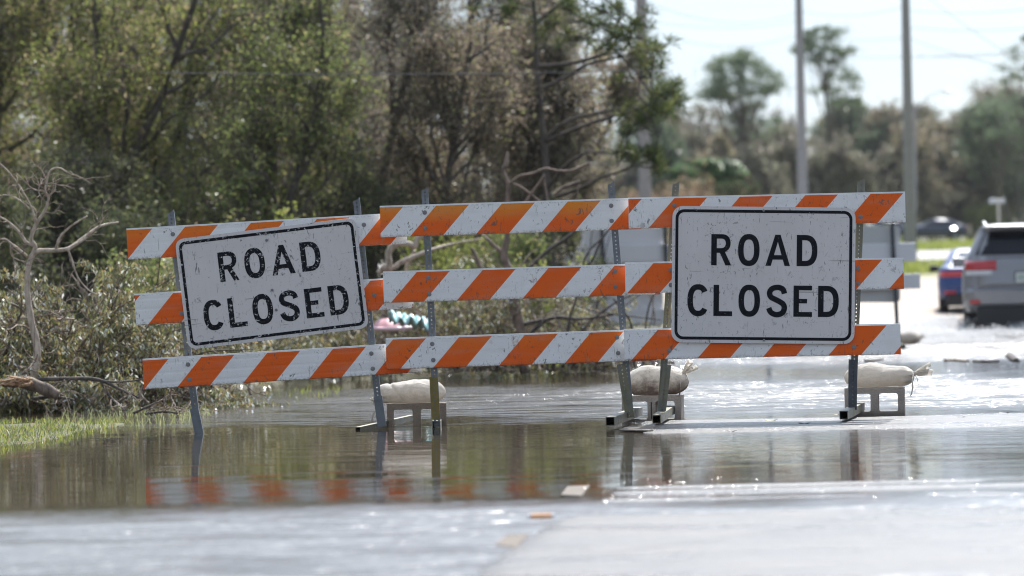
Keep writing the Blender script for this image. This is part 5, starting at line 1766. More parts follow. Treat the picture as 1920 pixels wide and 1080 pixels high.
def sprigs(parent, paths, mat, n, seed, dep, ln=(0.08, 0.35)):
    rs = np.random.RandomState(seed)
    ps = []
    for pts in paths:
        q = np.array([list(W(x, y, d)) for x, y, d, r_ in pts]); ps.append(q)
    st, dr = [], []
    for k in range(n):
        q = ps[rs.randint(1, len(ps))]; j = rs.randint(0, len(q) - 1); f = rs.rand()
        st.append(q[j] * (1 - f) + q[j + 1] * f); dd = q[j + 1] - q[j]; dr.append(dd / np.linalg.norm(dd))
    st, dr = np.array(st), np.array(dr)
    P = grow(rs, st, dr + rdir(rs, n) * 0.8, rs.uniform(ln[0], ln[1], n), 6, 0.32, 0.0)
    s2, d2, i2 = sample(rs, P, n * 3, 0.3, 1.0)
    P2 = grow(rs, s2, d2 + rdir(rs, n * 3) * 0.8, rs.uniform(0.03, 0.14, n * 3), 4, 0.3, -0.05)
    v, f = join([poly_tubes(P, np.full(n, 0.0042), np.full(n, 0.0016), 5), poly_tubes(P2, np.full(n * 3, 0.0018), np.full(n * 3, 0.0009), 3)])
    npmesh('fine_twigs', v, f, mat, parent, smooth=True)
sprigs(fb, FBP, DRYB0, 70, 91, dB)
log = thing('broken_log', G(60, 752), 'splintered log lying at the waterline under the forked branch', 'log', 'storm debris')
branch_set(log, [[(110, 742, dB - .9, 13), (80, 728, dB - .9, 17), (50, 718, dB - .9, 17), (20, 716, dB - .9, 14), (4, 722, dB - .9, 7)]], barkmat('log_bark', (0.07, 0.052, 0.04), (0.26, 0.20, 0.155), 26), 'trunk', 14)
rs = np.random.RandomState(5)
mb = MB()
for q in range(34):
    a_ = W(rs.uniform(18, 62), rs.uniform(708, 722), dB - 1.0 + rs.uniform(-.03, .03))
    b_ = a_ + Vector((-rs.uniform(0.04, 0.15), rs.uniform(-.03, .03), rs.uniform(-.05, .03)))
    mb.cyl(a_, b_, rs.uniform(.006, .014), 0.001, 5)
mb.build('splinters', barkmat('split_wood', (0.22, 0.12, 0.06), (0.55, 0.36, 0.22), 30), log)
dB = 30.7
lb = thing('fallen_branch', G(180, 748), 'long low branch lying just above the water from the log to the left barricade', 'fallen branch', 'storm debris')
LBP = [
    [(70, 712, dB, 6), (130, 710, dB, 5.5), (185, 712, dB, 4.6), (225, 730, dB, 3.6), (262, 746, dB, 2.4)],
    [(190, 716, dB, 4.2), (208, 745, dB, 3.6), (236, 770, dB - .6, 2.8)],
    [(150, 710, dB, 3.2), (215, 716, dB, 2.6), (262, 712, dB, 2), (300, 700, dB, 1.4)],
    [(250, 775, dB - .8, 3.6), (278, 762, dB - .8, 3.2), (300, 752, dB - .8, 2.6)],
    [(272, 776, dB - 1, 3.4), (310, 772, dB - 1, 3), (342, 776, dB - 1, 2.2)],
    [(318, 735, dB - .8, 2.4), (326, 758, dB - .8, 2.4), (340, 774, dB - .9, 1.8)],
    [(60, 748, dB, 5), (100, 744, dB, 4.4), (140, 750, dB, 2.4)],
]
branch_set(lb, LBP, BARK)
sprigs(lb, LBP, DRYB0, 60, 93, dB, (0.1, 0.4))
dB = 31.5
# leafy boughs: several fallen branches heaped behind
LDEB = leafmat('fallen_bough_leaves', [(0.0, (0.018, 0.024, 0.009)), (0.30, (0.042, 0.046, 0.014)), (0.52, (0.080, 0.070, 0.025)), (0.74, (0.12, 0.082, 0.042)), (0.82, (0.085, 0.095, 0.022)), (0.87, (0.26, 0.21, 0.15)), (1.0, (0.31, 0.27, 0.22))], gloss=0.10, trans=0.35)
DRYB = barkmat('dry_branch_bark', (0.13, 0.095, 0.07), (0.36, 0.29, 0.23), 24)
def bough(xp, yp, d, W_, H_, label, seed, nleaf, spread_dir=(1, 0, 0.6), n1=16, mt=None, group='storm debris', lsz=0.044, kind='leafy_bough'):
    """heap of drooping leafy shoots; xp,yp lower anchor pixel"""
    rs = np.random.RandomState(seed)
    b = W(xp, yp, d)
    b.z = max(b.z, 0.02)
    t_ = thing(kind, b, label, 'fallen branch', group)
    k = 1.0
    st = np.array([[b.x, b.y, b.z]]) + rs.uniform(-1, 1, (n1, 3)) * np.array([W_ * 0.45, 0.5, 0.0]) + np.array([0, 0, 0.0])
    dr = rdir(rs, n1) * np.array([0.75, 0.5, 0.25]) + np.array([0, 0, 0.85])
    P1 = grow(rs, st, dr, H_ * rs.uniform(0.55, 1.2, n1), 8, 0.22, -0.04)
    s2, d2, i2 = sample(rs, P1, n1 * 9, 0.15, 1.0)
    P2 = grow(rs, s2, d2 + rdir(rs, len(s2)) * 0.9, rs.uniform(0.18, 0.5, len(s2)) * H_, 5, 0.2, -0.12)
    s3, d3, i3 = sample(rs, P2, n1 * 42, 0.1, 1.0)
    P3 = grow(rs, s3, d3 + rdir(rs, len(s3)) * 0.8, rs.uniform(0.06, 0.22, len(s3)), 3, 0.2, -0.22)
    for P in (P1, P2, P3):
        P[..., 2] = np.maximum(P[..., 2], 0.015)
    v, f = join([poly_tubes(P1, np.full(n1, 0.016), np.full(n1, 0.005), 7), poly_tubes(P2, np.full(len(s2), 0.006), np.full(len(s2), 0.0022), 5), poly_tubes(P3, np.full(len(s3), 0.0032), np.full(len(s3), 0.0014), 3)])
    npmesh('branches', v, f, TWIG, t_)
    nb = max(4, int(n1 * 1.0))
    s4 = st[rs.randint(0, n1, nb)] + rs.normal(size=(nb, 3)) * np.array([0.2, 0.1, 0.0])
    P4 = grow(rs, s4, rdir(rs, nb) * np.array([1.1, 0.5, 0.4]) + np.array([0, -0.2, 0.55]), H_ * rs.uniform(0.6, 1.25, nb), 9, 0.26, -0.02)
    s5, d5, i5 = sample(rs, P4, nb * 9, 0.25, 1.0)
    P5 = grow(rs, s5, d5 + rdir(rs, len(s5)) * 0.8, rs.uniform(0.08, 0.35, len(s5)) * H_, 5, 0.3, -0.03)
    P4[..., 2] = np.maximum(P4[..., 2], 0.02); P5[..., 2] = np.maximum(P5[..., 2], 0.02)
    v, f = join([poly_tubes(P4, np.full(nb, 0.013), np.full(nb, 0.004), 7), poly_tubes(P5, np.full(len(s5), 0.0045), np.full(len(s5), 0.0015), 4)])
    npmesh('bare_shoots', v, f, DRYB, t_, smooth=True)
    nleaf = int(nleaf * 1.7)
    wts = rs.rand(len(s3)) ** 3 + 0.01
    i = rs.choice(len(s3), nleaf, p=wts / wts.sum())
    tt = rs.uniform(0.1, 1.05, nleaf)[:, None] * 3
    kk = np.minimum(tt.astype(int), 2)[:, 0]
    C = P3[i, kk] + (P3[i, kk + 1] - P3[i, kk]) * (tt - kk[:, None]) + rs.normal(size=(nleaf, 3)) * 0.018
    C = C[C[:, 2] > 0.01]
    v, f = leaves(rs, C, lsz * 1.15, lsz * 0.38, 1.2)
    npmesh('leaves', v, f, mt or LDEB, t_)
    return t_
bough(40, 745, 32.6, 1.3, 1.25, 'heap of leafy broken boughs at the left frame edge behind the forked branch', 11, 8500, n1=22)
bough(175, 748, 32.4, 1.1, 1.2, 'leafy bough heap between the forked branch and the left barricade, tallest part', 12, 9000, n1=22)
bough(120, 748, 33.6, 1.4, 1.15, 'leafy bough heap at the back of the left debris', 13, 7000, n1=20)
bough(245, 742, 33.0, 0.8, 0.95, 'leafy bough heap thinning out just left of the left barricade boards', 14, 5200, n1=16)
bough(-60, 745, 32.8, 1.2, 1.2, 'leafy bough heap running out of the left frame edge', 15, 6500, n1=16)
bough(335, 742, 33.5, 0.8, 0.5, 'low leafy debris behind the left post of the left barricade', 16, 3600, n1=12)
bough(30, 757, 31.3, 0.9, 0.24, 'dark low leafy debris at the waterline under the log', 17, 3600, n1=10)
bough(180, 758, 31.2, 1.0, 0.22, 'low leafy debris at the waterline right of the log', 18, 3200, n1=10)
bough(430, 690, 41, 1.4, 0.55, 'tan leafy debris line seen under the left sign, left half', 19, 4200, n1=14)
bough(590, 690, 41.5, 1.4, 0.6, 'tan leafy debris line seen under the left sign, right half', 20, 4200, n1=14)

# ================================================================= brush pile in the middle
dM = 41.0
def mb_branch(label, paths, mat, xb=900, r_scale=1.0):
    t_ = thing('fallen_branch', G(xb, 697), label, 'fallen branch', 'brush pile behind the middle barricade')
    for pts in paths:
        mb = MB()
        mb.tube([W(x, y, dM + dz) for x, y, dz, r_ in pts], [r_ * 0.70 * S(dM) * r_scale for x, y, dz, r_ in pts], 8)
        mb.build('limb', mat, t_, smooth=True)
mb_branch('pale curling branch in the gap between the left and middle barricades', [
    [(708, 512, 0, 6), (722, 500, 0, 8), (730, 495, 0, 9), (728, 478, 0, 9), (736, 462, 0, 9), (752, 456, 0, 8.5), (768, 458, 0, 8), (778, 462, 0, 8), (782, 448, 0, 7.5), (794, 440, 0, 7), (806, 425, 0, 6)],
    [(722, 502, 0, 7), (738, 502, 0, 6.5), (755, 490, 0, 6.5), (780, 480, 0, 6), (802, 471, 0, 5.5), (830, 462, 0.2, 4), (860, 455, 0.3, 2.6), (905, 447, 0.4, 1.5)],
    [(730, 498, 0, 9), (724, 560, .2, 10), (716, 640, .4, 12), (712, 700, .5, 13)],
    [(770, 520, 0.5, 5), (762, 500, .5, 5), (778, 470, .4, 4)],
], BARKP, 712)
mb_branch('upright knobbly branch with a broken tip, tallest of the brush pile', [
    [(985, 700, 0, 15), (975, 620, 0, 15), (962, 560, 0, 14), (955, 510, 0, 12), (945, 482, 0, 10), (950, 450, 0, 8), (953, 425, 0, 6), (950, 390, 0, 5.5), (953, 350, 0, 5.5), (947, 330, 0, 5), (943, 316, 0, 5), (949, 308, 0, 7), (951, 290, 0, 4.5), (950, 284, 0, 2)],
    [(945, 476, 0, 6.5), (928, 462, 0, 5), (918, 452, 0, 4), (905, 440, .1, 3)],
    [(910, 515, 0, 5), (900, 498, 0, 6), (892, 480, 0, 5.5), (884, 465, 0, 4)],
    [(955, 345, 0, 3), (975, 330, 0, 3.2), (1000, 325, 0, 3.6), (1022, 316, 0, 3.4), (1045, 320, 0, 3.2), (1070, 320, 0, 3.2), (1092, 312, 0, 3.4), (1104, 306, 0, 4.5)],
    [(975, 400, 0, 3), (990, 372, 0, 3.4), (1010, 345, 0, 3.6), (1022, 328, 0, 4)],
    [(950, 340, 0, 2.4), (975, 350, 0, 3), (1000, 368, 0, 3), (1030, 395, 0, 3)],
    [(1038, 398, 0, 3), (1028, 380, 0, 3.6), (1022, 350, 0, 3), (1018, 332, 0, 3.2)],
    [(1040, 365, 0, 3), (1055, 352, 0, 4), (1078, 344, 0, 4.5), (1086, 340, 0, 3.5)],
    [(1084, 344, 0, 1.6), (1083, 370, 0, 1.4), (1084, 395, 0, 1.2)],
    [(1105, 308, 0, 1.2), (1108, 345, 0, 1.1), (1120, 380, 0, 1), (1125, 400, 0, 1)],
], barkmat('reddish_grey_bark', (0.09, 0.062, 0.05), (0.30, 0.22, 0.17), 20), 985)
mb_branch('dark slanting branch running up to the right in the brush pile', [
    [(900, 690, .3, 7), (925, 640, .3, 6.5), (900, 612, .2, 5), (885, 640, 0, 4)],
    [(860, 660, .2, 4), (890, 620, .2, 4), (920, 575, .2, 4.4), (950, 545, .3, 4), (1000, 495, .3, 5), (1030, 468, .3, 5.5), (1060, 448, .3, 5), (1085, 428, .3, 4), (1100, 415, .3, 3)],
    [(985, 640, 0, 7), (1010, 610, 0, 6), (1040, 595, 0, 5), (1090, 598, 0, 4), (1150, 590, 0, 3)],
    [(935, 660, 0, 6), (960, 625, 0, 6), (985, 608, 0, 5.4), (1020, 600, 0, 5)],
], BARKD, 930)
mb_branch('thin crooked branches in front of the pale sign back', [
    [(1055, 690, 0, 3.6), (1068, 600, 0, 3.4), (1078, 570, 0, 3.2), (1084, 540, 0, 3), (1092, 500, 0, 2.8), (1105, 470, 0, 2.6), (1125, 450, 0, 2.4), (1140, 432, 0, 2)],
    [(1075, 640, 0, 3), (1110, 600, 0, 2.8), (1150, 570, 0, 2.6), (1195, 550, 0, 2.4), (1240, 545, 0, 1.8)],
    [(1100, 500, 0, 3), (1112, 485, 0, 3.2), (1125, 455, 0, 2.6), (1142, 430, 0, 2.2), (1160, 405, 0, 1.6)],
    [(1150, 560, 0, 2.6), (1170, 585, 0, 3), (1185, 615, 0, 3.2), (1190, 690, 0, 3)],
    [(1240, 520, 0, 2.2), (1222, 560, 0, 2.2), (1212, 600, 0, 2.4), (1205, 690, 0, 2.4)],
    [(1060, 560, 0, 2), (1100, 580, 0, 2), (1160, 590, 0, 2), (1240, 600, 0, 1.6)],
    [(1160, 585, 0, 1.2), (1200, 552, 0, 1.1), (1245, 540, 0, 1)],
], BARKD, 1080)
def pile_twigs(seed, n, x0, x1, y0, y1):
    rs = np.random.RandomState(seed)
    q = np.array([list(W(rs.uniform(x0, x1), rs.uniform(y0, y1), dM + rs.uniform(-.3, .8))) for _ in range(n)])
    P = grow(rs, q, rdir(rs, n) * np.array([1, .4, .6]) + np.array([0, 0, 0.45]), rs.uniform(0.25, 0.9, n), 8, 0.25, 0.0)
    s2, d2, i2 = sample(rs, P, n * 5, 0.25, 1.0)
    P2 = grow(rs, s2, d2 + rdir(rs, n * 5) * 0.8, rs.uniform(0.08, 0.3, n * 5), 5, 0.3, -0.03)
    v, f = join([poly_tubes(P, np.full(n, 0.010), np.full(n, 0.004), 6), poly_tubes(P2, np.full(n * 5, 0.0035), np.full(n * 5, 0.0014), 4)])
    return v, f
for sd, n_, x0, x1, y0, y1, lb_ in [(71, 22, 740, 900, 560, 690, 'tangle of dry twigs left of the upright branch'), (72, 26, 900, 1060, 560, 690, 'tangle of dry twigs around the upright branch'), (73, 16, 1060, 1240, 600, 690, 'tangle of dry twigs before the pale sign back')]:
    v, f = pile_twigs(sd, n_, x0, x1, y0, y1)
    t_ = thing('twig_tangle', G((x0 + x1) / 2, 697), lb_, 'twigs', 'brush pile behind the middle barricade')
    npmesh('twigs', v, f, DRYB, t_, smooth=True)
for args in [(800, 690, 41.8, 1.0, 1.0, 'twiggy leafy bough at the left end of the brush pile', 41, 2400), (905, 695, 41.6, 0.9, 1.15, 'leafy bough in the brush pile left of the upright branch', 42, 3000),
             (1000, 695, 41.8, 1.0, 1.1, 'leafy bough in the brush pile right of the upright branch', 43, 3200), (1085, 695, 42.0, 0.9, 0.75, 'leafy bough at the right end of the brush pile', 44, 2000), (1170, 695, 42.2, 0.8, 0.5, 'sparse twigs before the pale sign back', 45, 700)]:
    bough(*args, n1=10, group='brush pile behind the middle barricade', lsz=0.045)

# ================================================================= lost plastic things behind the left bank
mb = MB()
pk = W(732, 606, 40.6)
pt = thing('plastic_pool', pk, 'pink plastic piece lying in the debris between the left and middle barricades', 'plastic debris')
vs, fs = [], []
nA, nB = 8, 28
for i in range(nA + 1):
    for j in range(nB):
        a = 2 * math.pi * j / nB; r_ = i / nA
        vs.append((pk.x + math.cos(a) * r_ * 0.20, pk.y + math.sin(a) * r_ * 0.26, pk.z + 0.105 * (1 - r_ ** 3) - 0.05 + 0.01 * math.sin(6 * a) * r_))
for i in range(nA):
    for j in range(nB):
        fs.append((i * nB + j, i * nB + (j + 1) % nB, (i + 1) * nB + (j + 1) % nB, (i + 1) * nB + j))
mb.add(vs, fs)
mb.build('shell', simple('pink_plastic', (0.60, 0.29, 0.30), 0.4, var=0.4, scale=8), pt, smooth=True)
mb = MB(); mb.tube([(pk.x - .2, pk.y - .15, pk.z - .05), (pk.x, pk.y - .27, pk.z - .06), (pk.x + .22, pk.y - .12, pk.z - .05)], [.02, .022, .02], 8); mb.build('rim', simple('pale_pink_rim', (0.75, 0.5, 0.5), 0.4), pt)
pk = W(768, 592, 39.8)
cl = thing('plastic_sheet', pk, 'crumpled pale aqua plastic sheet right of the pink piece', 'plastic debris')
rs = np.random.RandomState(77)
n1, n2 = 16, 10
vs = []
for i in range(n1):
    for j in range(n2):
        vs.append((pk.x + (i / (n1 - 1) - .5) * 0.42, pk.y + (j / (n2 - 1) - .5) * .3, pk.z + 0.05 * math.sin(i * 1.7 + j) + 0.03 * math.cos(j * 2.1 + i * .6) - 0.10 * (i / n1)))
fs = [(i * n2 + j, (i + 1) * n2 + j, (i + 1) * n2 + j + 1, i * n2 + j + 1) for i in range(n1 - 1) for j in range(n2 - 1)]
mb = MB(); mb.add(vs, fs); q = mb.build('sheet', simple('aqua_plastic', (0.45, 0.66, 0.66), 0.35), cl, smooth=True); s_ = q.modifiers.new('t', 'SOLIDIFY'); s_.thickness = 0.004
def bin_(x, y, d, w_, h_, col, label):
    p_ = W(x, y, d)
    t_ = thing('plastic_bin', p_, label, 'bin', 'plastic bins in the undergrowth')
    mb = MB()
    vs = [(p_.x + sx * w_ * f_, p_.y + sy * w_ * f_, p_.z + z) for z, f_ in ((0, .42), (h_, .5)) for sx, sy in ((-1, -1), (1, -1), (1, 1), (-1, 1))]
    mb.add(vs, [(0, 1, 5, 4), (1, 2, 6, 5), (2, 3, 7, 6), (3, 0, 4, 7), (3, 2, 1, 0)])
    m_ = simple('bin_plastic', col, 0.45)
    bevel(mb.build('tub', m_, t_), 0.01)
    mb = MB(); mb.box((p_.x, p_.y, p_.z + h_ + .012), (w_ * 1.06, w_ * 1.06, .03)); bevel(mb.build('lid', m_, t_), 0.01)
bin_(797, 603, 48, 0.14, 0.36, (0.02, 0.28, 0.26), 'teal plastic bin showing beside the left post of the middle barricade')
bin_(885, 602, 48.5, 0.17, 0.26, (0.01, 0.08, 0.12), 'dark blue-green bin half hidden in the brush pile')

# ================================================================= grass shoal and weeds
rs = np.random.RandomState(21)
GR = leafmat('grass_blades', [(0.0, (0.012, 0.015, 0.006)), (0.45, (0.040, 0.048, 0.009)), (0.8, (0.10, 0.115, 0.014)), (0.9, (0.12, 0.10, 0.05)), (1.0, (0.08, 0.05, 0.03))], gloss=0.10, trans=0.45)
def blades(rs, X_, Y_, Z_, hmin, hmax, wd, lean=0.5):
    n = len(X_)
    h = rs.uniform(hmin, hmax, n)
    an = rs.uniform(0, 2 * np.pi, n)
    lx, ly = np.cos(an) * lean * h * rs.rand(n), np.sin(an) * lean * h * rs.rand(n)
    b = rs.uniform(0, 2 * np.pi, n); bx, by = np.cos(b) * wd, np.sin(b) * wd
    P0 = np.stack([X_ - bx, Y_ - by, Z_], 1); P1 = np.stack([X_ + bx, Y_ + by, Z_], 1)
    P2 = np.stack([X_ + lx * .45 + bx * .8, Y_ + ly * .45 + by * .8, Z_ + h * .6], 1); P3 = np.stack([X_ + lx * .45 - bx * .8, Y_ + ly * .45 - by * .8, Z_ + h * .6], 1)
    P4 = np.stack([X_ + lx * 1.1, Y_ + ly * 1.1, Z_ + h], 1); P5 = P4 + 1e-4
    V = np.stack([P0, P1, P2, P3, P4, P5], 1).reshape(-1, 3)
    i = np.arange(n)[:, None] * 6
    Fq = np.concatenate([i + np.array([[0, 1, 2, 3]]), i + np.array([[3, 2, 4, 5]])])
    return V, Fq
n = 46000
Y_ = rs.uniform(21.8, 31, n); X_ = rs.uniform(-6.0, -2.2, n)
zz = ground_h(X_, Y_)
tuft = vnoise(X_, Y_, 4.0, 8) * 0.6 + vnoise(X_, Y_, 11.0, 9) * 0.4
ke = (zz > -0.035) & (tuft > 0.42)
X_, Y_, zz, tuft = X_[ke], Y_[ke], zz[ke], tuft[ke]
v, f = blades(rs, X_, Y_, zz, 0.012, 0.055, 0.0026, 1.3)
props(npmesh('grass', v, f, GR), 'short bright green grass growing on the shoal at the lower left', 'grass', kind='stuff')
n = 900
X_ = rs.uniform(-3.4, -2.3, n); Y_ = rs.uniform(27.5, 30.5, n)
ke = vnoise(X_, Y_, 3, 4) > 0.5
v, f = blades(rs, X_[ke], Y_[ke], X_[ke] * 0, 0.03, 0.10, 0.002, 1.2)
props(npmesh('tall_weeds', v, f, leafmat('pale_weeds', [(0.0, (0.05, 0.06, 0.02)), (1.0, (0.12, 0.12, 0.06))], trans=0.5)), 'pale tall weeds at the tip of the grassy shoal beside the left barricade', 'weeds', kind='stuff')
# tufts poking out of the water behind the left barricade
n = 420
X_ = rs.uniform(-2.6, -1.6, n); Y_ = rs.uniform(33.5, 37.5, n)
ke = vnoise(X_, Y_, 2.5, 14) > 0.56
v, f = blades(rs, X_[ke], Y_[ke], X_[ke] * 0 - .01, 0.03, 0.09, 0.003, 1.0)
props(npmesh('reeds', v, f, GR), 'small weed tufts standing in the water behind the left post of the left barricade', 'weeds', kind='stuff')
# grass on the far rise
n = 16000
Y_ = np.concatenate([rs.uniform(122, 134, n), rs.uniform(160, 190, n)]); X_ = np.concatenate([rs.uniform(4, 24, n), rs.uniform(6, 40, n)])
v, f = blades(rs, X_, Y_, ground_h(X_, Y_), 0.10, 0.30, 0.03)
props(npmesh('verge_grass', v, f, YELG), 'yellow-green grass verges beyond the sandy road', 'grass', kind='stuff')
# lank grass behind the left sign's left side
n = 3500
q = W(295, 560, 40); X_ = q.x + rs.normal(size=n) * 0.16; Y_ = q.y + rs.normal(size=n) * 0.2
v, f = blades(rs, X_, Y_, X_ * 0 + 0.02, 0.5, 1.05, 0.004, 0.5)
o_ = npmesh('tall_grass', v, f, GREEN)
props(o_, 'lush green clump of long grass left of the left ROAD CLOSED sign', 'grass clump')

# ================================================================= splash, glitter and floating bits
M_FOAM, t, o = newmat('white_spray')
d_ = t.nodes.new('ShaderNodeBsdfDiffuse'); d_.inputs[0].default_value = (0.97, 0.97, 0.97, 1)
tr = t.nodes.new('ShaderNodeBsdfTranslucent'); tr.inputs[0].default_value = (0.97, 0.97, 0.97, 1)
a = t.nodes.new('ShaderNodeMixShader'); a.inputs[0].default_value = 0.7
t.links.new(d_.outputs[0], a.inputs[1]); t.links.new(tr.outputs[0], a.inputs[2]); t.links.new(a.outputs[0], o.inputs['Surface'])
def specks(name, C, size, mat, label, cat, seed=0):
    rs = np.random.RandomState(seed)
    n = len(C)
    base = np.array([[1, 1, 1], [1, -1, -1], [-1, 1, -1], [-1, -1, 1]], dtype=float) * 0.6
    V = C[:, None, :] + base[None] * (size * rs.uniform(0.4, 1.5, n))[:, None, None] * rs.uniform(0.7, 1.3, (n, 4, 1))
    i = np.arange(n)[:, None] * 4
    Fq = np.concatenate([i + np.array([q]) for q in ((0, 1, 2), (0, 3, 1), (0, 2, 3), (1, 3, 2))])
    props(npmesh(name, V.reshape(-1, 3), Fq, mat), label, cat, kind='stuff')
rs = np.random.RandomState(33)
C = []
for (x0, x1, d0, d1, n, zs_) in ((1690, 1960, 58.5, 61, 40000, 0.08), (1640, 1860, 56, 62, 5000, 0.035), (1700, 1860, 61, 68, 4000, 0.10)):
    xx = rs.uniform(x0, x1, n); dd = rs.uniform(d0, d1, n)
    X_ = (xx - 960) / F * dd
    z = np.abs(rs.normal(size=n)) * zs_ * (0.5 + 0.8 * vnoise(X_ * 1.0, dd, 2.2, 5))
    C.append(np.stack([X_, dd, z], 1))
fx_, fy_ = np.meshgrid(np.linspace(5.2, 8.6, 110), np.linspace(56.5, 61.5, 90), indexing='ij')
fm_ = smooth(0.42, 0.62, vnoise(fx_, fy_, 1.1, 41) * 0.6 + vnoise(fx_, fy_, 4.0, 42) * 0.4 + 0.16 * smooth(57.5, 59.5, fy_) + 0.06)
fz_ = -0.02 + fm_ * (0.035 + 0.055 * vnoise(fx_, fy_, 7.0, 43))
ix_ = np.arange(110 * 90).reshape(110, 90)
props(npmesh('foam', np.stack([fx_, fy_, fz_], -1).reshape(-1, 3), np.stack([ix_[:-1, :-1], ix_[1:, :-1], ix_[1:, 1:], ix_[:-1, 1:]], -1).reshape(-1, 4), M_FOAM), 'white foam lying on the churned water behind the silver SUV', 'foam', kind='stuff')
# jet thrown back by the wheel, falling to the left
n = 9000
tt = rs.rand(n)
C.append(np.stack([6.95 - tt * 1.5 + rs.normal(size=n) * 0.12, 61 + rs.normal(size=n) * 0.4, 0.36 * np.sin(np.clip(tt * 1.2 + .25, 0, 1) * np.pi) * rs.rand(n) ** 0.7], 1))
specks('water_spray', np.concatenate(C), 0.012, M_FOAM, 'white spray and foam thrown up round the wheels of the silver SUV', 'water spray')
# sun glints: small mirrors added over ripples and wet strips, tilted to flash the sun
M_GLINT, t, o = newmat('sun_glint_facet')
gl = t.nodes.new('ShaderNodeBsdfGlossy'); gl.inputs['Roughness'].default_value = 0.10; gl.inputs[0].default_value = (0.30, 0.30, 0.30, 1)
t.links.new(gl.outputs[0], o.inputs['Surface'])
def glints(C, size, jit, seed):
    rs = np.random.RandomState(seed)
    n = len(C)
    s_ = np.array([SV.x, SV.y, SV.z]); v_ = np.array([0, -1, 0.02])
    h = s_ + v_; h /= np.linalg.norm(h)
    N_ = h[None] + rs.normal(size=(n, 3)) * jit
    N_ /= np.linalg.norm(N_, axis=1, keepdims=True)
    a = np.cross(N_, [1.0, 0, 0.1]); a /= np.linalg.norm(a, axis=1, keepdims=True)
    b = np.cross(N_, a)
    r_ = (size * rs.uniform(0.5, 1.4, n))[:, None]
    V = np.stack([C + a * r_, C + b * r_ * 1.5, C - a * r_, C - b * r_ * 1.5], 1).reshape(-1, 3)
    return V, np.arange(4 * n).reshape(n, 4)
Cs = []
def gfield(n, x0, x1, y0, y1, seed, thr=0.45, sc=1.5):
    rs = np.random.RandomState(seed)
    out = []
    xs_ = rs.uniform(x0, x1, n); ys_ = rs.uniform(y0, y1, n)
    for a, b in zip(xs_, ys_):
        q = G(a, b)
        out.append((q.x, q.y, 0.006))
    out = np.array(out)
    return out[vnoise(out[:, 0], out[:, 1], sc, seed) > thr]
Cs = [gfield(520, 1240, 1960, 640, 690, 1), gfield(330, 820, 1300, 655, 700, 2, 0.4), gfield(120, 1300, 1960, 690, 730, 3, 0.6), gfield(60, 560, 900, 700, 716, 4, 0.5),
      gfield(260, 0, 480, 742, 775, 5, 0.45, 5), gfield(80, 380, 560, 715, 765, 6, 0.5, 5)]
Cs = np.concatenate(Cs)
v, f = glints(Cs, 0.0055, 0.12, 3)
props(npmesh('sun_glitter', v, f, M_GLINT), 'added mirror facets making the sun glitter on the rippled far water', 'glint facets', kind='stuff')
C2 = np.concatenate([gfield(4500, 1130, 1920, 900, 946, 7, 0.4, 4), gfield(7000, 1190, 1920, 786, 812, 8, 0.3, 6), gfield(60, 1080, 1200, 905, 960, 9, 0.3, 6), gfield(120, 0, 330, 775, 850, 10, 0.55, 6)])
C2[:, 2] = 0.012
v, f = glints(C2, 0.0009, 0.16, 4)
props(npmesh('strip_glint_facets', v, f, M_GLINT), 'added mirror flecks making the sun sparkle on the emerging strips of asphalt', 'glint flecks', kind='stuff')

# painted edge line fragments and raised marker
def slab(pts, z, h, name, mat, label, cat, group=None):
    a = [G(x, y, z) for x, y in pts]
    mb = MB(); n = len(a)
    mb.add([q for q in a] + [q + Vector((0, 0, h)) for q in a], [tuple(range(n, 2 * n)), tuple(reversed(range(n)))] + [(i, (i + 1) % n, n + (i + 1) % n, n + i) for i in range(n)])
    o_ = mb.build(name, mat); props(o_, label, cat, group); return o_
M_LINE = mat_concrete('worn_line_paint', (0.46, 0.38, 0.31))
slab([(1052, 930), (1064, 914), (1106, 912), (1090, 932)], -0.002, 0.006, 'line_paint', M_LINE, 'worn cream edge line fragment above the water near the asphalt tip', 'road marking', 'worn edge line pieces')
slab([(928, 1024), (950, 1006), (992, 1003), (968, 1030)], -0.002, 0.005, 'line_paint', M_LINE, 'blurred cream edge line fragment nearest the camera', 'road marking', 'worn edge line pieces')
slab([(1160, 808), (1180, 801), (1240, 800), (1225, 809)], 0.006, 0.008, 'line_paint', M_LINE, 'tan edge line fragment just in front of the concrete block', 'road marking', 'worn edge line pieces')
q = G(1015, 971, 0.0)
rm = thing('road_marker', q, 'small orange raised marker sticking out of the near water', 'road marker')
mb = MB(); mb.box((0, 0, 0.006), (0.085, 0.07, 0.02)); bevel(mb.build('marker_body', simple('orange_marker', (0.60, 0.26, 0.08), 0.3), rm, local=True), 0.004)
mb = MB(); mb.box((-0.045, 0, 0.005), (0.02, 0.06, 0.022)); mb.box((0.045, 0, 0.005), (0.02, 0.06, 0.022)); bevel(mb.build('reflector_end', simple('white_marker_end', (0.85, 0.85, 0.85), 0.15), rm, local=True), 0.004)

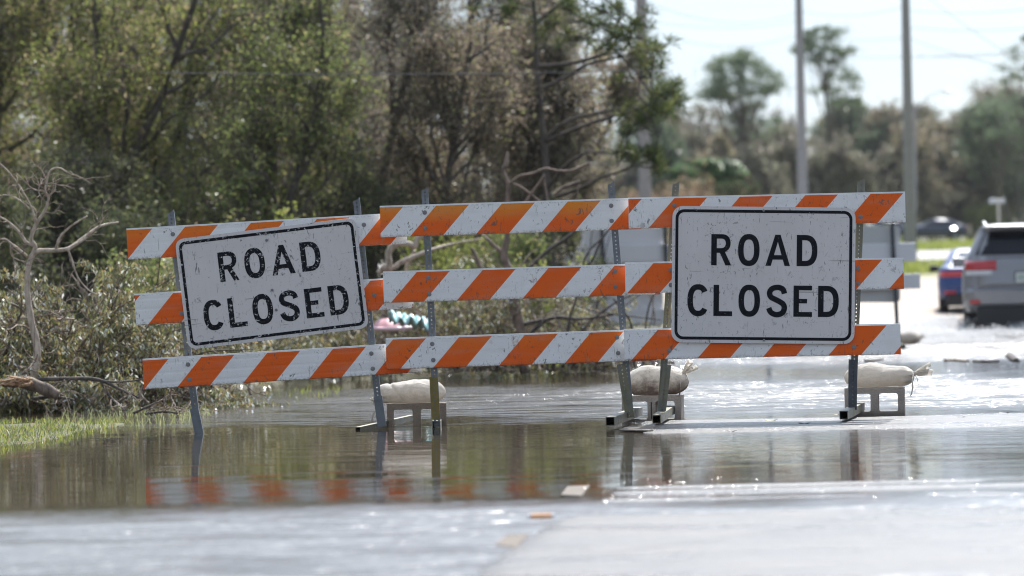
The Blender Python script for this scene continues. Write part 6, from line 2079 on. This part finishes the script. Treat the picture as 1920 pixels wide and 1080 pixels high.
# floating leaves and sticks
def stick(pts, r_, label, mat=BARKD, name='stick'):
    mb = MB(); mb.tube([G(x, y, 0.012) for x, y in pts], [r_ * (1 - 0.5 * i / len(pts)) for i in range(len(pts))], 6)
    props(mb.build(name, mat, smooth=True), label, 'stick', 'sticks on the wet road')
stick([(1622, 677), (1640, 676), (1655, 672)], 0.02, 'brown stick above the white sandbag in the far water')
stick([(1772, 676), (1790, 675), (1815, 677)], 0.022, 'pale stick in the water left of the dark lump', BARKP)
stick([(1826, 677), (1845, 678), (1873, 677)], 0.018, 'dark stick just right of the pale one')
stick([(1893, 668), (1900, 674), (1906, 677)], 0.05, 'dark debris lump in the water below the silver SUV')
stick([(1180, 679), (1215, 676), (1262, 681)], 0.035, 'brown waterlogged branch behind the muddy sandbag', BARK)
stick([(1222, 806), (1232, 800), (1246, 793)], 0.008, 'thin black stick by the foot of the right barricade left post')
def leaf(x, y, s_, col, label):
    q = G(x, y, 0.014)
    rs_ = random.Random(int(x))
    mb = MB()
    n = 10
    vs = []
    for i in range(n):
        a = 2 * math.pi * i / n
        r_ = s_ * (1 if i % 5 else 1.5)
        vs.append((q.x + r_ * math.cos(a) * 1.3, q.y + r_ * math.sin(a), q.z + 0.3 * s_ * math.cos(2 * a + rs_.random())))
    vs.append((q.x, q.y, q.z - 0.001))
    mb.add(vs, [(i, (i + 1) % n, n) for i in range(n)])
    o_ = mb.build('leaf', simple('leaf_litter', col, 0.6)); s2 = o_.modifiers.new('t', 'SOLIDIFY'); s2.thickness = 0.002
    props(o_, label, 'leaf', 'leaves on the wet asphalt')
leaf(1446, 788, 0.022, (0.25, 0.22, 0.03), 'yellow leaf on the wet strip below the right sign')
leaf(1508, 794, 0.020, (0.03, 0.025, 0.02), 'black leaf right of the yellow leaf')
leaf(1373, 808, 0.016, (0.05, 0.035, 0.025), 'dark leaf at the front rim of the wet strip, left part')
leaf(1882, 774, 0.02, (0.03, 0.025, 0.02), 'dark leaf near the right frame edge')
leaf(1802, 782, 0.014, (0.04, 0.03, 0.02), 'small dark leaf right of the white sandbag block')
leaf(1569, 777, 0.013, (0.5, 0.45, 0.3), 'tiny pale leaf left of the right barricade foot')
# pale sandbag heap on the far barricade foot
q = W(1690, 640, 54.4)
sandbag((q.x - .15, q.y, 0.03), 0.42, 0.19, 0.25, 1, 'blurred grey sandbag at the foot of the far right barricade', mat_bag('sandbag_grey', 0.7, 4.0), 12, neck=(0.95, 0.5), tuft=0.06)
# ================================================================= air: thin haze in one closed box
mb = MB()
mb.box((20, 300, 29), (700, 680, 62))
m = bpy.data.materials.new('haze'); m.use_nodes = True
t = m.node_tree; t.nodes.clear()
o = t.nodes.new('ShaderNodeOutputMaterial')
v = t.nodes.new('ShaderNodeVolumePrincipled')
v.inputs['Color'].default_value = (0.86, 0.90, 0.96, 1)
v.inputs['Density'].default_value = 0.00012
v.inputs['Anisotropy'].default_value = 0.0
t.links.new(v.outputs[0], o.inputs['Volume'])
props(mb.build('haze', m), kind='stuff')
